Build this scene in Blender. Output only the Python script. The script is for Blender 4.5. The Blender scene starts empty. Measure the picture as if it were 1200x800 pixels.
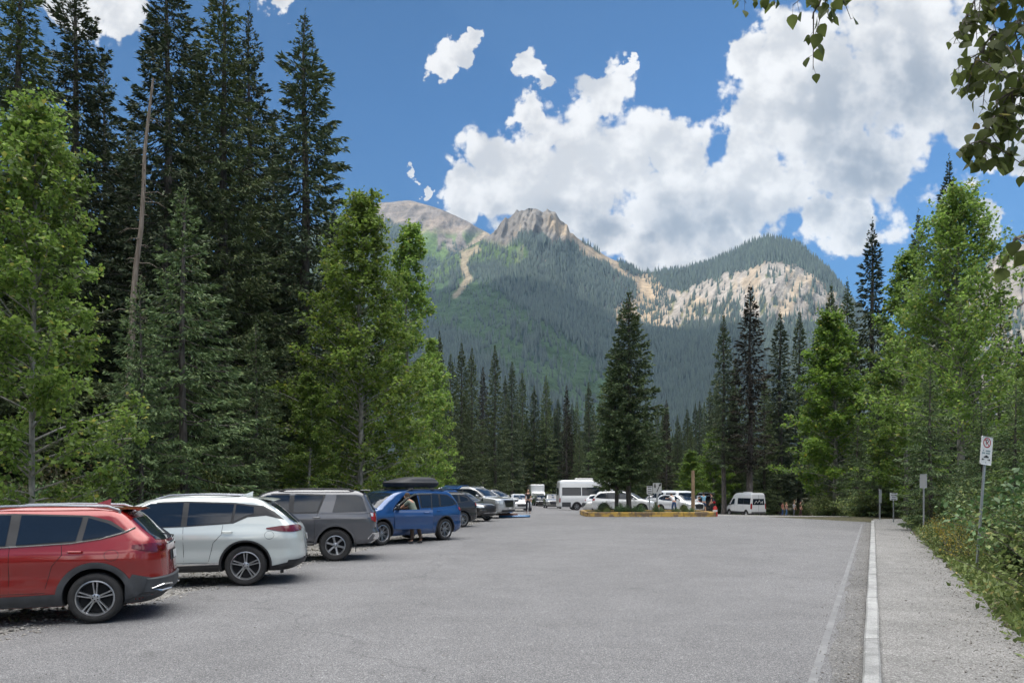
SKYT=(.08,.28,.44); SKYL=(.08,.20,.28); CLS=.51; BCS=.8; OVR=1.8; FOFF=.25; SUNE=3.2; HAZE=4.5e-5; EXPO=1.62
import bpy, math, random
import numpy as np
from mathutils import Vector, Matrix
PI=math.pi
sc=bpy.context.scene
C=sc.collection
F=850.0; HZ=572.0; CH=1.8          # focal length in pixels of a 1200 wide frame, horizon row, eye height

def sm(a,b,x):
    t=np.clip((np.asarray(x,float)-a)/(b-a),0,1); return t*t*(3-2*t)
EDGE_Y=[0,8.8,11.5,15.9,21.9,31.9,61,90,110]; EDGE_X=[-6.8,-6.1,-5.6,-5.0,-4.2,-2.4,0.6,2.6,3.2]
def gz(x,y):
    x=np.asarray(x,float); y=np.asarray(y,float)
    t=np.clip((y-46)/39,0,1.25); s=np.clip(.3+.042*x,0,1.5)
    d=np.interp(y,EDGE_Y,EDGE_X)-x
    z=-t*s+.7*sm(6,14,d)*sm(-4,4,y)
    k=x-(.498*y-.1)-2.3
    return z+.35*sm(.3,3.5,k)*(1-sm(40,55,y))
def P(px,py,D): return ((px-600)/F*D, D, CH-(py-HZ)/F*D)
def G(px,py):
    D=CH*F/(py-HZ); return ((px-600)/F*D, D)

# ---------------------------------------------------------------- noise in numpy
_r=np.random.RandomState(7); _T=_r.rand(256,256)
def vn(x,y):
    x=np.asarray(x,float); y=np.asarray(y,float)
    xi=np.floor(x).astype(int); yi=np.floor(y).astype(int); fx=x-xi; fy=y-yi
    fx=fx*fx*(3-2*fx); fy=fy*fy*(3-2*fy)
    a=_T[xi%256,yi%256]; b=_T[(xi+1)%256,yi%256]; c=_T[xi%256,(yi+1)%256]; d=_T[(xi+1)%256,(yi+1)%256]
    return (a*(1-fx)+b*fx)*(1-fy)+(c*(1-fx)+d*fx)*fy
def fbm(x,y,o=5):
    s=0;a=.5;n=0
    for i in range(o):
        s=s+a*vn(x*2**i+i*17.3,y*2**i+i*9.1); n+=a; a*=.5
    return s/n
def ridg(x,y,o=5):
    s=0;a=.5;n=0
    for i in range(o):
        s=s+a*(1-abs(2*vn(x*2**i+i*11.3,y*2**i+i*5.7)-1)); n+=a; a*=.5
    return s/n

# ---------------------------------------------------------------- materials
def newmat(name):
    m=bpy.data.materials.new(name); m.use_nodes=True; nt=m.node_tree
    return m,nt,nt.nodes['Principled BSDF'],nt.nodes['Material Output']
def srgb(r,g,b): return tuple((c/255)**2.2 for c in (r,g,b))
MC={}
def mat(name,col,rough=.6,metal=0,coat=0,noise=0,scale=20,emit=None,spec=.5):
    if name in MC: return MC[name]
    m,nt,b,o=newmat(name)
    b.inputs['Base Color'].default_value=(*col,1); b.inputs['Roughness'].default_value=rough
    b.inputs['Metallic'].default_value=metal; b.inputs['Coat Weight'].default_value=coat; b.inputs['Coat Roughness'].default_value=.04
    b.inputs['Specular IOR Level'].default_value=spec
    tc=nt.nodes.new('ShaderNodeTexCoord'); n=nt.nodes.new('ShaderNodeTexNoise'); n.inputs['Scale'].default_value=scale; n.inputs['Detail'].default_value=6
    nt.links.new(tc.outputs['Object'],n.inputs['Vector'])
    mx=nt.nodes.new('ShaderNodeMix'); mx.data_type='RGBA'; mx.blend_type='MULTIPLY'; mx.inputs['Factor'].default_value=1
    mr=nt.nodes.new('ShaderNodeMapRange'); mr.inputs['From Min'].default_value=.3; mr.inputs['From Max'].default_value=.7
    mr.inputs['To Min'].default_value=1-noise; mr.inputs['To Max'].default_value=1+noise*.6
    nt.links.new(n.outputs['Fac'],mr.inputs['Value']); mx.inputs['A'].default_value=(*col,1)
    nt.links.new(mr.outputs['Result'],mx.inputs['B']); nt.links.new(mx.outputs['Result'],b.inputs['Base Color'])
    if emit: b.inputs['Emission Color'].default_value=(*emit,1); b.inputs['Emission Strength'].default_value=1
    MC[name]=m; return m
def foliage(name,c1,c2,c3=None,transl=.35,rough=.55,clump=1.2,vary=.35):
    m,nt,b,o=newmat(name); N=nt.nodes.new; L=nt.links.new
    g=N('ShaderNodeNewGeometry'); r=N('ShaderNodeValToRGB'); r.color_ramp.elements[0].color=(*c1,1); r.color_ramp.elements[1].color=(*c2,1)
    if c3: e=r.color_ramp.elements.new(.93); e.color=(*c2,1); r.color_ramp.elements[-1].color=(*c3,1)
    L(g.outputs['Random Per Island'],r.inputs['Fac'])
    tc=N('ShaderNodeTexCoord'); n=N('ShaderNodeTexNoise'); n.inputs['Scale'].default_value=clump; n.inputs['Detail'].default_value=3
    L(tc.outputs['Object'],n.inputs['Vector'])
    oi=N('ShaderNodeObjectInfo'); 
    ad=N('ShaderNodeMath'); ad.operation='ADD'; L(n.outputs['Fac'],ad.inputs[0])
    m2=N('ShaderNodeMath'); m2.operation='MULTIPLY_ADD'; m2.inputs[1].default_value=.5; m2.inputs[2].default_value=-.25; L(oi.outputs['Random'],m2.inputs[0]); L(m2.outputs[0],ad.inputs[1])
    mr=N('ShaderNodeMapRange'); mr.inputs['From Min'].default_value=.25; mr.inputs['From Max'].default_value=.75; mr.inputs['To Min'].default_value=1-vary; mr.inputs['To Max'].default_value=1+vary
    L(ad.outputs[0],mr.inputs['Value'])
    mx=N('ShaderNodeMix'); mx.data_type='RGBA'; mx.blend_type='MULTIPLY'; mx.inputs['Factor'].default_value=1
    L(r.outputs['Color'],mx.inputs['A']); L(mr.outputs['Result'],mx.inputs['B'])
    L(mx.outputs['Result'],b.inputs['Base Color']); b.inputs['Roughness'].default_value=rough; b.inputs['Specular IOR Level'].default_value=.3
    t=N('ShaderNodeBsdfTranslucent'); L(mx.outputs['Result'],t.inputs['Color'])
    ms=N('ShaderNodeMixShader'); ms.inputs[0].default_value=transl; L(b.outputs[0],ms.inputs[1]); L(t.outputs[0],ms.inputs[2]); L(ms.outputs[0],o.inputs['Surface'])
    return m
def bark(name,c1,c2,sx=14,sz=2.5):
    m,nt,b,o=newmat(name); N=nt.nodes.new; L=nt.links.new
    tc=N('ShaderNodeTexCoord'); mp=N('ShaderNodeMapping'); mp.inputs['Scale'].default_value=(sx,sx,sz); L(tc.outputs['Object'],mp.inputs['Vector'])
    n=N('ShaderNodeTexNoise'); n.inputs['Scale'].default_value=1; n.inputs['Detail'].default_value=7; L(mp.outputs[0],n.inputs['Vector'])
    r=N('ShaderNodeValToRGB'); r.color_ramp.elements[0].position=.35; r.color_ramp.elements[1].position=.65
    r.color_ramp.elements[0].color=(*c1,1); r.color_ramp.elements[1].color=(*c2,1); L(n.outputs['Fac'],r.inputs['Fac']); L(r.outputs['Color'],b.inputs['Base Color'])
    bp=N('ShaderNodeBump'); bp.inputs['Strength'].default_value=.5; bp.inputs['Distance'].default_value=.03; L(n.outputs['Fac'],bp.inputs['Height']); L(bp.outputs[0],b.inputs['Normal'])
    b.inputs['Roughness'].default_value=.9; return m
def speckle(name,stops,scale,scale2,c_lo,c_hi,bump=.4,dist=.01,rough=.9,s3=.25):
    """fine grains times broad patches: asphalt, gravel, concrete"""
    m,nt,b,o=newmat(name); N=nt.nodes.new; L=nt.links.new
    tc=N('ShaderNodeTexCoord')
    v=N('ShaderNodeTexVoronoi'); v.inputs['Scale'].default_value=scale; L(tc.outputs['Object'],v.inputs['Vector'])
    bw=N('ShaderNodeSeparateColor'); L(v.outputs['Color'],bw.inputs[0])
    r=N('ShaderNodeValToRGB'); cr=r.color_ramp
    cr.elements[0].position=stops[0][0]; cr.elements[0].color=(*stops[0][1],1); cr.elements[1].position=stops[-1][0]; cr.elements[1].color=(*stops[-1][1],1)
    for p,c in stops[1:-1]: e=cr.elements.new(p); e.color=(*c,1)
    L(bw.outputs[0],r.inputs['Fac'])
    n=N('ShaderNodeTexNoise'); n.inputs['Scale'].default_value=scale2; n.inputs['Detail'].default_value=9; n.inputs['Roughness'].default_value=.62; L(tc.outputs['Object'],n.inputs['Vector'])
    n3=N('ShaderNodeTexNoise'); n3.inputs['Scale'].default_value=s3; n3.inputs['Detail'].default_value=4; n3.inputs['Distortion'].default_value=.8; L(tc.outputs['Object'],n3.inputs['Vector'])
    ad=N('ShaderNodeMath'); ad.operation='ADD'; L(n.outputs['Fac'],ad.inputs[0]); L(n3.outputs['Fac'],ad.inputs[1])
    mr=N('ShaderNodeMapRange'); mr.inputs['From Min'].default_value=.75; mr.inputs['From Max'].default_value=1.25; mr.inputs['To Min'].default_value=c_lo; mr.inputs['To Max'].default_value=c_hi
    L(ad.outputs[0],mr.inputs['Value'])
    mx=N('ShaderNodeMix'); mx.data_type='RGBA'; mx.blend_type='MULTIPLY'; mx.inputs['Factor'].default_value=1
    L(r.outputs['Color'],mx.inputs['A']); L(mr.outputs['Result'],mx.inputs['B']); L(mx.outputs['Result'],b.inputs['Base Color'])
    bp=N('ShaderNodeBump'); bp.inputs['Strength'].default_value=bump; bp.inputs['Distance'].default_value=dist; L(v.outputs['Distance'],bp.inputs['Height']); L(bp.outputs[0],b.inputs['Normal'])
    b.inputs['Roughness'].default_value=rough; b.inputs['Specular IOR Level'].default_value=.25
    return m
def paint(name,col,metal=.15,dirt=.12):
    if name in MC: return MC[name]
    m,nt,b,o=newmat(name); N=nt.nodes.new; L=nt.links.new
    tc=N('ShaderNodeTexCoord'); n=N('ShaderNodeTexNoise'); n.inputs['Scale'].default_value=5; n.inputs['Detail'].default_value=8; n.inputs['Roughness'].default_value=.7
    L(tc.outputs['Object'],n.inputs['Vector'])
    sp=N('ShaderNodeSeparateXYZ'); L(tc.outputs['Object'],sp.inputs[0])
    mr=N('ShaderNodeMapRange'); mr.inputs['From Min'].default_value=.95; mr.inputs['From Max'].default_value=.25; mr.inputs['To Min'].default_value=.15; mr.inputs['To Max'].default_value=1; L(sp.outputs['Z'],mr.inputs['Value'])
    mm=N('ShaderNodeMath'); mm.operation='MULTIPLY'; L(n.outputs['Fac'],mm.inputs[0]); L(mr.outputs[0],mm.inputs[1])
    m3=N('ShaderNodeMath'); m3.operation='MULTIPLY'; m3.inputs[1].default_value=dirt*2.4; m3.use_clamp=True; L(mm.outputs[0],m3.inputs[0])
    mx=N('ShaderNodeMix'); mx.data_type='RGBA'; mx.inputs['A'].default_value=(*col,1); mx.inputs['B'].default_value=(.24,.21,.18,1); L(m3.outputs[0],mx.inputs['Factor'])
    L(mx.outputs['Result'],b.inputs['Base Color'])
    rr=N('ShaderNodeMapRange'); rr.inputs['To Min'].default_value=.22; rr.inputs['To Max'].default_value=.7; L(m3.outputs[0],rr.inputs['Value']); L(rr.outputs[0],b.inputs['Roughness'])
    b.inputs['Metallic'].default_value=metal; b.inputs['Coat Weight'].default_value=1; b.inputs['Coat Roughness'].default_value=.02
    MC[name]=m; return m

GLASS=mat('tinted_glass',(.010,.016,.026),.03,0,0,.1,spec=.5)
CLEAR=None
BLACKP=mat('black_plastic',(.022,.022,.024),.55,0,0,.25,8)
GREYP=mat('grey_cladding',(.05,.053,.058),.6,0,0,.25,8)
CHROME=mat('chrome',(.75,.76,.78),.16,1,0,.05)
ALLOY=mat('alloy',(.42,.43,.45),.3,.85,0,.15)
DALLOY=mat('dark_alloy',(.05,.05,.055),.35,.6,0,.1)
RUBBER=mat('tyre_rubber',(.025,.024,.024),.85,0,0,.3,12)
REDL=mat('tail_lens',(.30,.012,.014),.12,0,.5,.1)
HEADL=mat('head_lens',(.55,.58,.6),.08,.2,.6,.15,30)
PLATE=mat('number_plate',(.6,.6,.58),.4,0,0,.1)
SEAM=mat('panel_gap',(.008,.008,.008),.9)
ORANGE=mat('orange_plastic',(.75,.10,.03),.5,0,0,.1)
SKIN=mat('skin',(.50,.28,.19),.55,0,0,.1)
DARKIN=mat('dark_interior',(.012,.012,.013),.9)

# ---------------------------------------------------------------- object helpers
def tag(o,label=None,cat=None,group=None,kind=None):
    if label: o['label']=label
    if cat: o['category']=cat
    if group: o['group']=group
    if kind: o['kind']=kind
    return o
def empty(name,loc,rz=0):
    o=bpy.data.objects.new(name,None); C.objects.link(o); o.location=loc; o.rotation_euler=(0,0,rz); o.empty_display_size=.2; return o
def link(name,me,parent=None):
    o=bpy.data.objects.new(name,me); C.objects.link(o)
    if parent: o.parent=parent
    return o
class MB:
    def __init__(s): s.v=[]; s.f=[]; s.n=0
    def add(s,V,Fc):
        V=np.asarray(V,float).reshape(-1,3); s.v.append(V); b=s.n
        s.f.extend([tuple(int(i)+b for i in f) for f in Fc]); s.n+=len(V); return s
    def box(s,c,d,rz=0,taper=1,R=None):
        x,y,z=[q/2 for q in d]; V=np.array([(-x,-y,-z),(x,-y,-z),(x,y,-z),(-x,y,-z),(-x*taper,-y*taper,z),(x*taper,-y*taper,z),(x*taper,y*taper,z),(-x*taper,y*taper,z)])
        if rz: c_,s_=math.cos(rz),math.sin(rz); V=V@np.array([[c_,s_,0],[-s_,c_,0],[0,0,1]])
        if R is not None: V=V@np.array(R).T
        return s.add(V+np.array(c),[(0,3,2,1),(4,5,6,7),(0,1,5,4),(1,2,6,5),(2,3,7,6),(3,0,4,7)])
    def rbox(s,c,d,r=.03,n=3,rz=0):
        # box with rounded vertical edges and softened top and bottom
        x,y,z=[q/2 for q in d]; ring=[]
        for k,(sx,sy) in enumerate([(1,1),(-1,1),(-1,-1),(1,-1)]):
            for i in range(n+1):
                a=k*PI/2+i*PI/2/n; ring.append((sx*(x-r)+r*math.cos(a),sy*(y-r)+r*math.sin(a)))
        ring=np.array(ring); V=[];m=len(ring)
        for zz,sh in ((-z,r*.6),(-z+r*.6,0),(z-r*.6,0),(z,r*.6)):
            q=ring.copy(); q[:,0]*=1-sh/x; q[:,1]*=1-sh/y
            V.append(np.c_[q,np.full(m,zz)])
        V=np.vstack(V); Fc=[tuple(range(m-1,-1,-1)),tuple(range(3*m,4*m))]
        for l in range(3):
            for i in range(m): j=(i+1)%m; Fc.append((l*m+i,l*m+j,(l+1)*m+j,(l+1)*m+i))
        if rz: c_,s_=math.cos(rz),math.sin(rz); V=V@np.array([[c_,s_,0],[-s_,c_,0],[0,0,1]])
        return s.add(V+np.array(c),Fc)
    def tube(s,pts,rad,n=6,cap=True):
        pts=np.asarray(pts,float); k=len(pts); rad=np.broadcast_to(np.asarray(rad,float),(k,))
        T=np.gradient(pts,axis=0); T/=np.linalg.norm(T,axis=1)[:,None]+1e-9
        ref=np.array([0,0,1.]) if abs(T[:,2]).mean()<.8 else np.array([1.,0,0])
        A=np.cross(T,ref); A/=np.linalg.norm(A,axis=1)[:,None]+1e-9; B=np.cross(T,A)
        th=np.arange(n)*2*PI/n
        V=(pts[:,None]+rad[:,None,None]*(np.cos(th)[None,:,None]*A[:,None]+np.sin(th)[None,:,None]*B[:,None])).reshape(-1,3)
        Fc=[(i*n+j,i*n+(j+1)%n,(i+1)*n+(j+1)%n,(i+1)*n+j) for i in range(k-1) for j in range(n)]
        if cap: Fc+= [tuple(range(n-1,-1,-1)),tuple(range((k-1)*n,k*n))]
        return s.add(V,Fc)
    def lathe(s,prof,n=32,axis='z',c=(0,0,0),close=False):
        prof=np.asarray(prof,float); k=len(prof); th=np.arange(n)*2*PI/n
        r=prof[:,0][:,None]; h=np.repeat(prof[:,1][:,None],n,1)
        X=r*np.cos(th); Y=r*np.sin(th)
        V=np.stack([X,Y,h],-1).reshape(-1,3)
        if axis=='y': V=V[:,[0,2,1]]
        Fc=[(i*n+j,i*n+(j+1)%n,(i+1)*n+(j+1)%n,(i+1)*n+j) for i in range(k-1) for j in range(n)]
        if close: Fc+=[((k-1)*n+j,(k-1)*n+(j+1)%n,(j+1)%n,j) for j in range(n)]
        else: Fc+=[tuple(range(n-1,-1,-1)),tuple(range((k-1)*n,k*n))]
        if axis=='y': Fc=[f[::-1] for f in Fc]
        return s.add(V+np.array(c),Fc)
    def grid(s,V):
        V=np.asarray(V,float); a,b=V.shape[:2]
        return s.add(V.reshape(-1,3),[(i*b+j,i*b+j+1,(i+1)*b+j+1,(i+1)*b+j) for i in range(a-1) for j in range(b-1)])
    def mesh(s,name,m,smooth=30):
        me=bpy.data.meshes.new(name); me.from_pydata(np.vstack(s.v).tolist(),[],s.f); me.materials.append(m)
        if smooth:
            me.polygons.foreach_set('use_smooth',np.ones(len(me.polygons),bool))
            try: me.set_sharp_from_angle(angle=math.radians(smooth))
            except Exception: pass
        me.update(); return me
    def build(s,name,m,parent=None,smooth=30): return link(name,s.mesh(name,m,smooth),parent)
def quads(name,V,Q,m,smooth=False,col=None):
    """large quad meshes straight from numpy"""
    me=bpy.data.meshes.new(name); V=np.ascontiguousarray(V,dtype=np.float32).reshape(-1,3); Q=np.ascontiguousarray(Q,dtype=np.int32); k=Q.shape[1]
    me.vertices.add(len(V)); me.vertices.foreach_set('co',V.ravel()); me.loops.add(Q.size); me.loops.foreach_set('vertex_index',Q.ravel())
    me.polygons.add(len(Q)); me.polygons.foreach_set('loop_start',np.arange(len(Q),dtype=np.int32)*k)
    if smooth: me.polygons.foreach_set('use_smooth',np.ones(len(Q),bool))
    me.materials.append(m); me.update(calc_edges=True)
    if col is not None:
        a=me.color_attributes.new('Col','FLOAT_COLOR','POINT'); c=np.ones((len(V),4),np.float32); c[:,:col.shape[1]]=col; a.data.foreach_set('color',c.ravel())
    return me
def copy_tree(o,parent=None):
    c=o.copy(); C.objects.link(c); c.parent=parent
    for ch in list(o.children): copy_tree(ch,c)
    return c
def unit(v): v=np.asarray(v,float); return v/(np.linalg.norm(v,axis=-1,keepdims=True)+1e-9)
# ================================================================ VEGETATION
def cards(Pb,D,Nn,L,W):
    """diamond leaf or needle spray: base, side, tip, side"""
    D=unit(D); S=unit(np.cross(D,Nn)); U=np.cross(S,D)
    L=np.asarray(L)[:,None]; W=np.asarray(W)[:,None]
    mid=Pb+D*L*.45+U*W*.18
    V=np.stack([Pb,mid+S*W*.5,Pb+D*L,mid-S*W*.5],1)
    return V.reshape(-1,3)
def cardmesh(name,V,m):
    return quads(name,V,np.arange(len(V)).reshape(-1,4),m)
def rdir(rg,n): return unit(rg.normal(size=(n,3)))

def spruce(seed,H,R,m_leaf,m_bark,low=.04,dens=1.0,ns=.17,power=.8,name='spruce',gap=0,limbs=True):
    rg=np.random.RandomState(seed)
    nb=int(H*15*dens); t=low+(1-low)*(np.arange(nb)+rg.rand(nb))/nb
    t=np.clip(t,low,.995)
    az=np.arange(nb)*2.39996+rg.normal(size=nb)*.5
    lumps=.60+.75*vn(t*H*.8+seed*3.1,(az%6.283)*.9+seed)+rg.normal(size=nb)*.14
    l=(R*(1-t)**power*np.clip(lumps,.35,1.5)+.07)
    l*=np.where(t<low+.10,.55+4.5*(t-low),1)
    if gap: keep=rg.rand(nb)>gap*(t<.5); 
    else: keep=np.ones(nb,bool)
    t,az,l=t[keep],az[keep],l[keep]; nb=len(t); z=t*H
    s0=-.42+1.15*sm(.60,1,t)+rg.normal(size=nb)*.13; s1=.30*(1-sm(.6,1,t))
    ca,sa=np.cos(az),np.sin(az)
    kt=np.maximum(3,(l/.15*dens**.3*(.17/ns)).astype(int))*2
    idx=np.repeat(np.arange(nb),kt); n=len(idx)
    s=.05+.97*rg.rand(n)**.65; side=np.where(rg.rand(n)<.5,-1,1)
    li=l[idx]; r=li*s; dz=li*(s0[idx]*s+s1[idx]*s*s)
    base=np.stack([ca[idx]*r,sa[idx]*r,z[idx]+dz],1)
    bd=np.stack([ca[idx],sa[idx],s0[idx]+2*s1[idx]*s],1); lat=np.stack([-sa[idx],ca[idx],0*s],1)*side[:,None]
    td=unit(bd*(.40+.5*s)[:,None]+lat*(.8*(1.05-s)+.15)[:,None]+np.array([0,0,-.42])*(1-.8*sm(.8,1,t[idx]))[:,None]+rg.normal(size=(n,3))*.16)
    tf=np.clip((1-t[idx])*9,.32,1); tl=(.10+.34*(1.05-s))*np.clip(li/1.3,.30,1.25)*(.7+.6*rg.rand(n))*tf
    V=[]
    for j in range(3):
        d=unit(td+rg.normal(size=(n,3))*.28); up=unit(np.array([0,0,.55])+rg.normal(size=(n,3)))
        p=base+td*(tl*j*.36)[:,None]+rg.normal(size=(n,3))*.02
        V.append(cards(p,d,up,ns*(1.0+.7*rg.rand(n))*tf,ns*(.34+.2*rg.rand(n))*np.sqrt(tf)))
    # leader
    k=16; p=np.zeros((k,3)); p[:,2]=H*.975+np.linspace(0,.045*H,k)
    V.append(cards(p,unit(rg.normal(size=(k,3))*.4+[0,0,.8]),rdir(rg,k),np.full(k,ns*.7),np.full(k,ns*.25)))
    crown=cardmesh(name+'_crown',np.vstack(V),m_leaf)
    b=MB(); zz=np.linspace(-.6,H,12); tr=.012*H*(1-np.clip(zz/H,0,1))**.8+.012; tr[0]*=1.3
    pts=np.stack([.05*np.sin(zz*.5+seed),.05*np.cos(zz*.37+seed),zz],1); b.tube(pts,tr,8)
    if limbs:
        for i in range(0,nb,2):
            ss=np.linspace(0,.9,4); rr=l[i]*ss
            b.tube(np.stack([ca[i]*rr,sa[i]*rr,z[i]+l[i]*(s0[i]*ss+s1[i]*ss*ss)],1),np.linspace(.022,.006,4)*(1+l[i]*.25),3,False)
        for i in range(int(H*1.2)):   # dead twigs under the crown
            a=rg.rand()*6.28; zb=rg.rand()*low*H*1.2+.3; ll=R*.3*rg.rand()+.2
            b.tube([(0,0,zb),(math.cos(a)*ll*.5,math.sin(a)*ll*.5,zb-.05),(math.cos(a)*ll,math.sin(a)*ll,zb-.22*ll)],[.014,.009,.003],3,False)
    return b.mesh(name+'_trunk',m_bark,60),crown

def broadleaf(seed,H,R,m_leaf,m_bark,leaf=.09,nlimb=60,ntw=10,nleaf=22,start=.12,top=.62,lean=(0,0),name='leafy',tr0=.012,droop=0.0):
    rg=np.random.RandomState(seed); b=MB()
    zz=np.linspace(-.5,H*.97,14); wob=.02*H
    def axis(z):
        z=np.asarray(z,float); q=z/H
        return np.stack([wob*(vn(q*3+seed,0*q+1.5)-.5)*2*q+lean[0]*z*q,wob*(vn(q*3+seed,0*q+7.5)-.5)*2*q+lean[1]*z*q,z],-1)
    b.tube(axis(zz),tr0*H*(1-np.clip(zz/H,0,.98))**.7+.008,8)
    t=start+(1-start)*((np.arange(nlimb)+rg.rand(nlimb))/nlimb)**.9; az=np.arange(nlimb)*2.4+rg.normal(size=nlimb)*.6
    sh=np.where(t<top*.5,.75+.5*t/top,1)*np.clip((1-t)/(1-top*.5),0.0,1)**.85
    l=R*sh*(.55+.6*rg.rand(nlimb))+.15*R*.6
    up=.35+.75*t+rg.normal(size=nlimb)*.12
    V=[]
    for i in range(nlimb):
        o=axis(t[i]*H); s=np.linspace(0,1,6); wig=rg.normal(size=2)*.12
        ca,sa=math.cos(az[i]),math.sin(az[i])
        hx=l[i]*s; hz=l[i]*(up[i]*s-droop*s*s-.15*s*s)
        pts=np.stack([o[0]+ca*hx-sa*wig[0]*hx*s,o[1]+sa*hx+ca*wig[0]*hx*s,o[2]+hz],1)
        b.tube(pts,np.linspace(.010,.002,6)*(1+.9*l[i]),4,False)
        k=max(3,int(ntw*(.4+.6*l[i]/R)))
        ts=.18+.85*rg.rand(k)**.8; ts=np.clip(ts,0,1)
        q=ts*5; qi=np.minimum(q.astype(int),4); fr=(q-qi)[:,None]; base=pts[qi]*(1-fr)+pts[qi+1]*fr
        td=unit(rdir(rg,k)+np.array([ca*.5,sa*.5,.15])); tl=(.25+.35*rg.rand(k))*R*.32
        for j in range(0,k,1): b.tube([base[j],base[j]+td[j]*tl[j]*.6+[0,0,-.02],base[j]+td[j]*tl[j]],[.006,.004,.002],3,False)
        nleaf_=max(6,int(nleaf*.85)); n=k*nleaf_; ii=np.repeat(np.arange(k),nleaf_); u=.15+.95*rg.rand(n)
        p=base[ii]+td[ii]*(tl[ii]*u)[:,None]+rg.normal(size=(n,3))*(.04+.05*R*.32)
        d=unit(rdir(rg,n)*.9+td[ii]*.4+[0,0,-.35]); nn=unit(rdir(rg,n)*.8+[0,0,1.])
        sz=leaf*(.6+.7*rg.rand(n)); V.append(cards(p,d,nn,sz,sz*.78))
    return b.mesh(name+'_trunk',m_bark,60),cardmesh(name+'_crown',np.vstack(V),m_leaf)

def shrub(seed,H,R,m_leaf,m_bark,leaf=.07,nst=26,nleaf=110,name='shrub',upright=.8):
    rg=np.random.RandomState(seed); b=MB(); V=[]
    for i in range(nst):
        a=rg.rand()*6.28; q=rg.rand()**.6; tipx=R*q*math.cos(a); tipy=R*q*math.sin(a); tz=H*(1-.55*q*q)*(.6+.5*rg.rand())
        s=np.linspace(0,1,6)[:,None]; pts=np.array([[.15*tipx,.15*tipy,-.1]])*(1-s)+np.array([[tipx,tipy,tz]])*s; pts[:,:2]*=(.35+.65*s**1.3)
        b.tube(pts,np.linspace(.011,.003,6)*(H/2+.4),4,False)
        n=nleaf; u=.12+.9*rg.rand(n); k=np.minimum((u*5).astype(int),4); fr=np.clip(u*5-k,0,1.3)[:,None]
        p=pts[k]*(1-fr)+pts[k+1]*fr+rg.normal(size=(n,3))*.13*R*(.5+.8*(1-u))[:,None]
        p[:,2]=np.maximum(p[:,2],.03)
        d=unit(rdir(rg,n)+[0,0,.1]); nn=unit(rdir(rg,n)*.8+[0,0,1.]); sz=leaf*(.55+.8*rg.rand(n)); V.append(cards(p,d,nn,sz,sz*.55))
    return b.mesh(name+'_stems',m_bark,60),cardmesh(name+'_leaves',np.vstack(V),m_leaf)

M_SPR=foliage('spruce_needles',(.052,.080,.033),(.150,.190,.078),(.18,.18,.07),.12,.6,.9)
M_SPRD=foliage('dark_spruce_needles',(.044,.069,.035),(.124,.160,.078),(.15,.12,.06),.10,.6,.9)
M_SPRB=foliage('bright_spruce_needles',(.058,.098,.042),(.15,.21,.082),(.19,.21,.08),.15,.6,1.1)
M_SPRR=foliage('rusty_spruce_needles',(.03,.028,.018),(.06,.055,.035),(.10,.06,.035),.12,.7,.9)
M_LEAF=foliage('poplar_leaves',(.09,.165,.03),(.27,.39,.085),(.42,.38,.09),.5,.42,.8)
M_LEAFB=foliage('bright_poplar_leaves',(.09,.18,.03),(.25,.38,.06),(.40,.36,.06),.5,.45,.6)
M_SHR=foliage('shrub_leaves',(.07,.105,.03),(.19,.24,.075),(.32,.26,.10),.35,.5,1.1)
M_SHRB=foliage('olive_shrub_leaves',(.05,.06,.03),(.13,.13,.06),(.24,.14,.09),.35,.6,1.1)
M_SHRG=foliage('glossy_shrub_leaves',(.055,.12,.045),(.14,.23,.085),(.20,.26,.12),.3,.35,1.3)
M_YEL=foliage('yellow_flower_heads',(.26,.22,.04),(.44,.33,.04),(.42,.18,.03),.3,.6,2)
M_BARK=bark('spruce_bark',(.05,.042,.036),(.16,.14,.125))
M_PALE=bark('poplar_bark',(.14,.135,.12),(.36,.34,.30),8,3)
M_DEAD=bark('dead_wood',(.11,.085,.065),(.25,.21,.175),20,1.2)

def put_tree(name,meshes,x,y,H0,H,label,cat,group=None,sx=1,rz=0,kids=('trunk','crown'),z=None):
    e=empty(name,(x,y,float(gz(x,y)) if z is None else z),rz); s=H/H0; e.scale=(s*sx,s*sx,s); tag(e,label,cat,group)
    for n_,me in zip(kids,meshes): link(n_,me,e)
    return e
def treepx(name,meshes,H0,px,top,D,label,cat,group=None,sx=1,rz=0):
    x=(px-600)/F*D; z=float(gz(x,D)); H=CH+(HZ-top)/F*D-z
    return put_tree(name,meshes,x,D,H0,H,label,cat,group,sx,rz)

M_LEAFG=foliage('fresh_poplar_leaves',(.11,.19,.03),(.30,.42,.085),(.40,.38,.08),.5,.45,.7)
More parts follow.
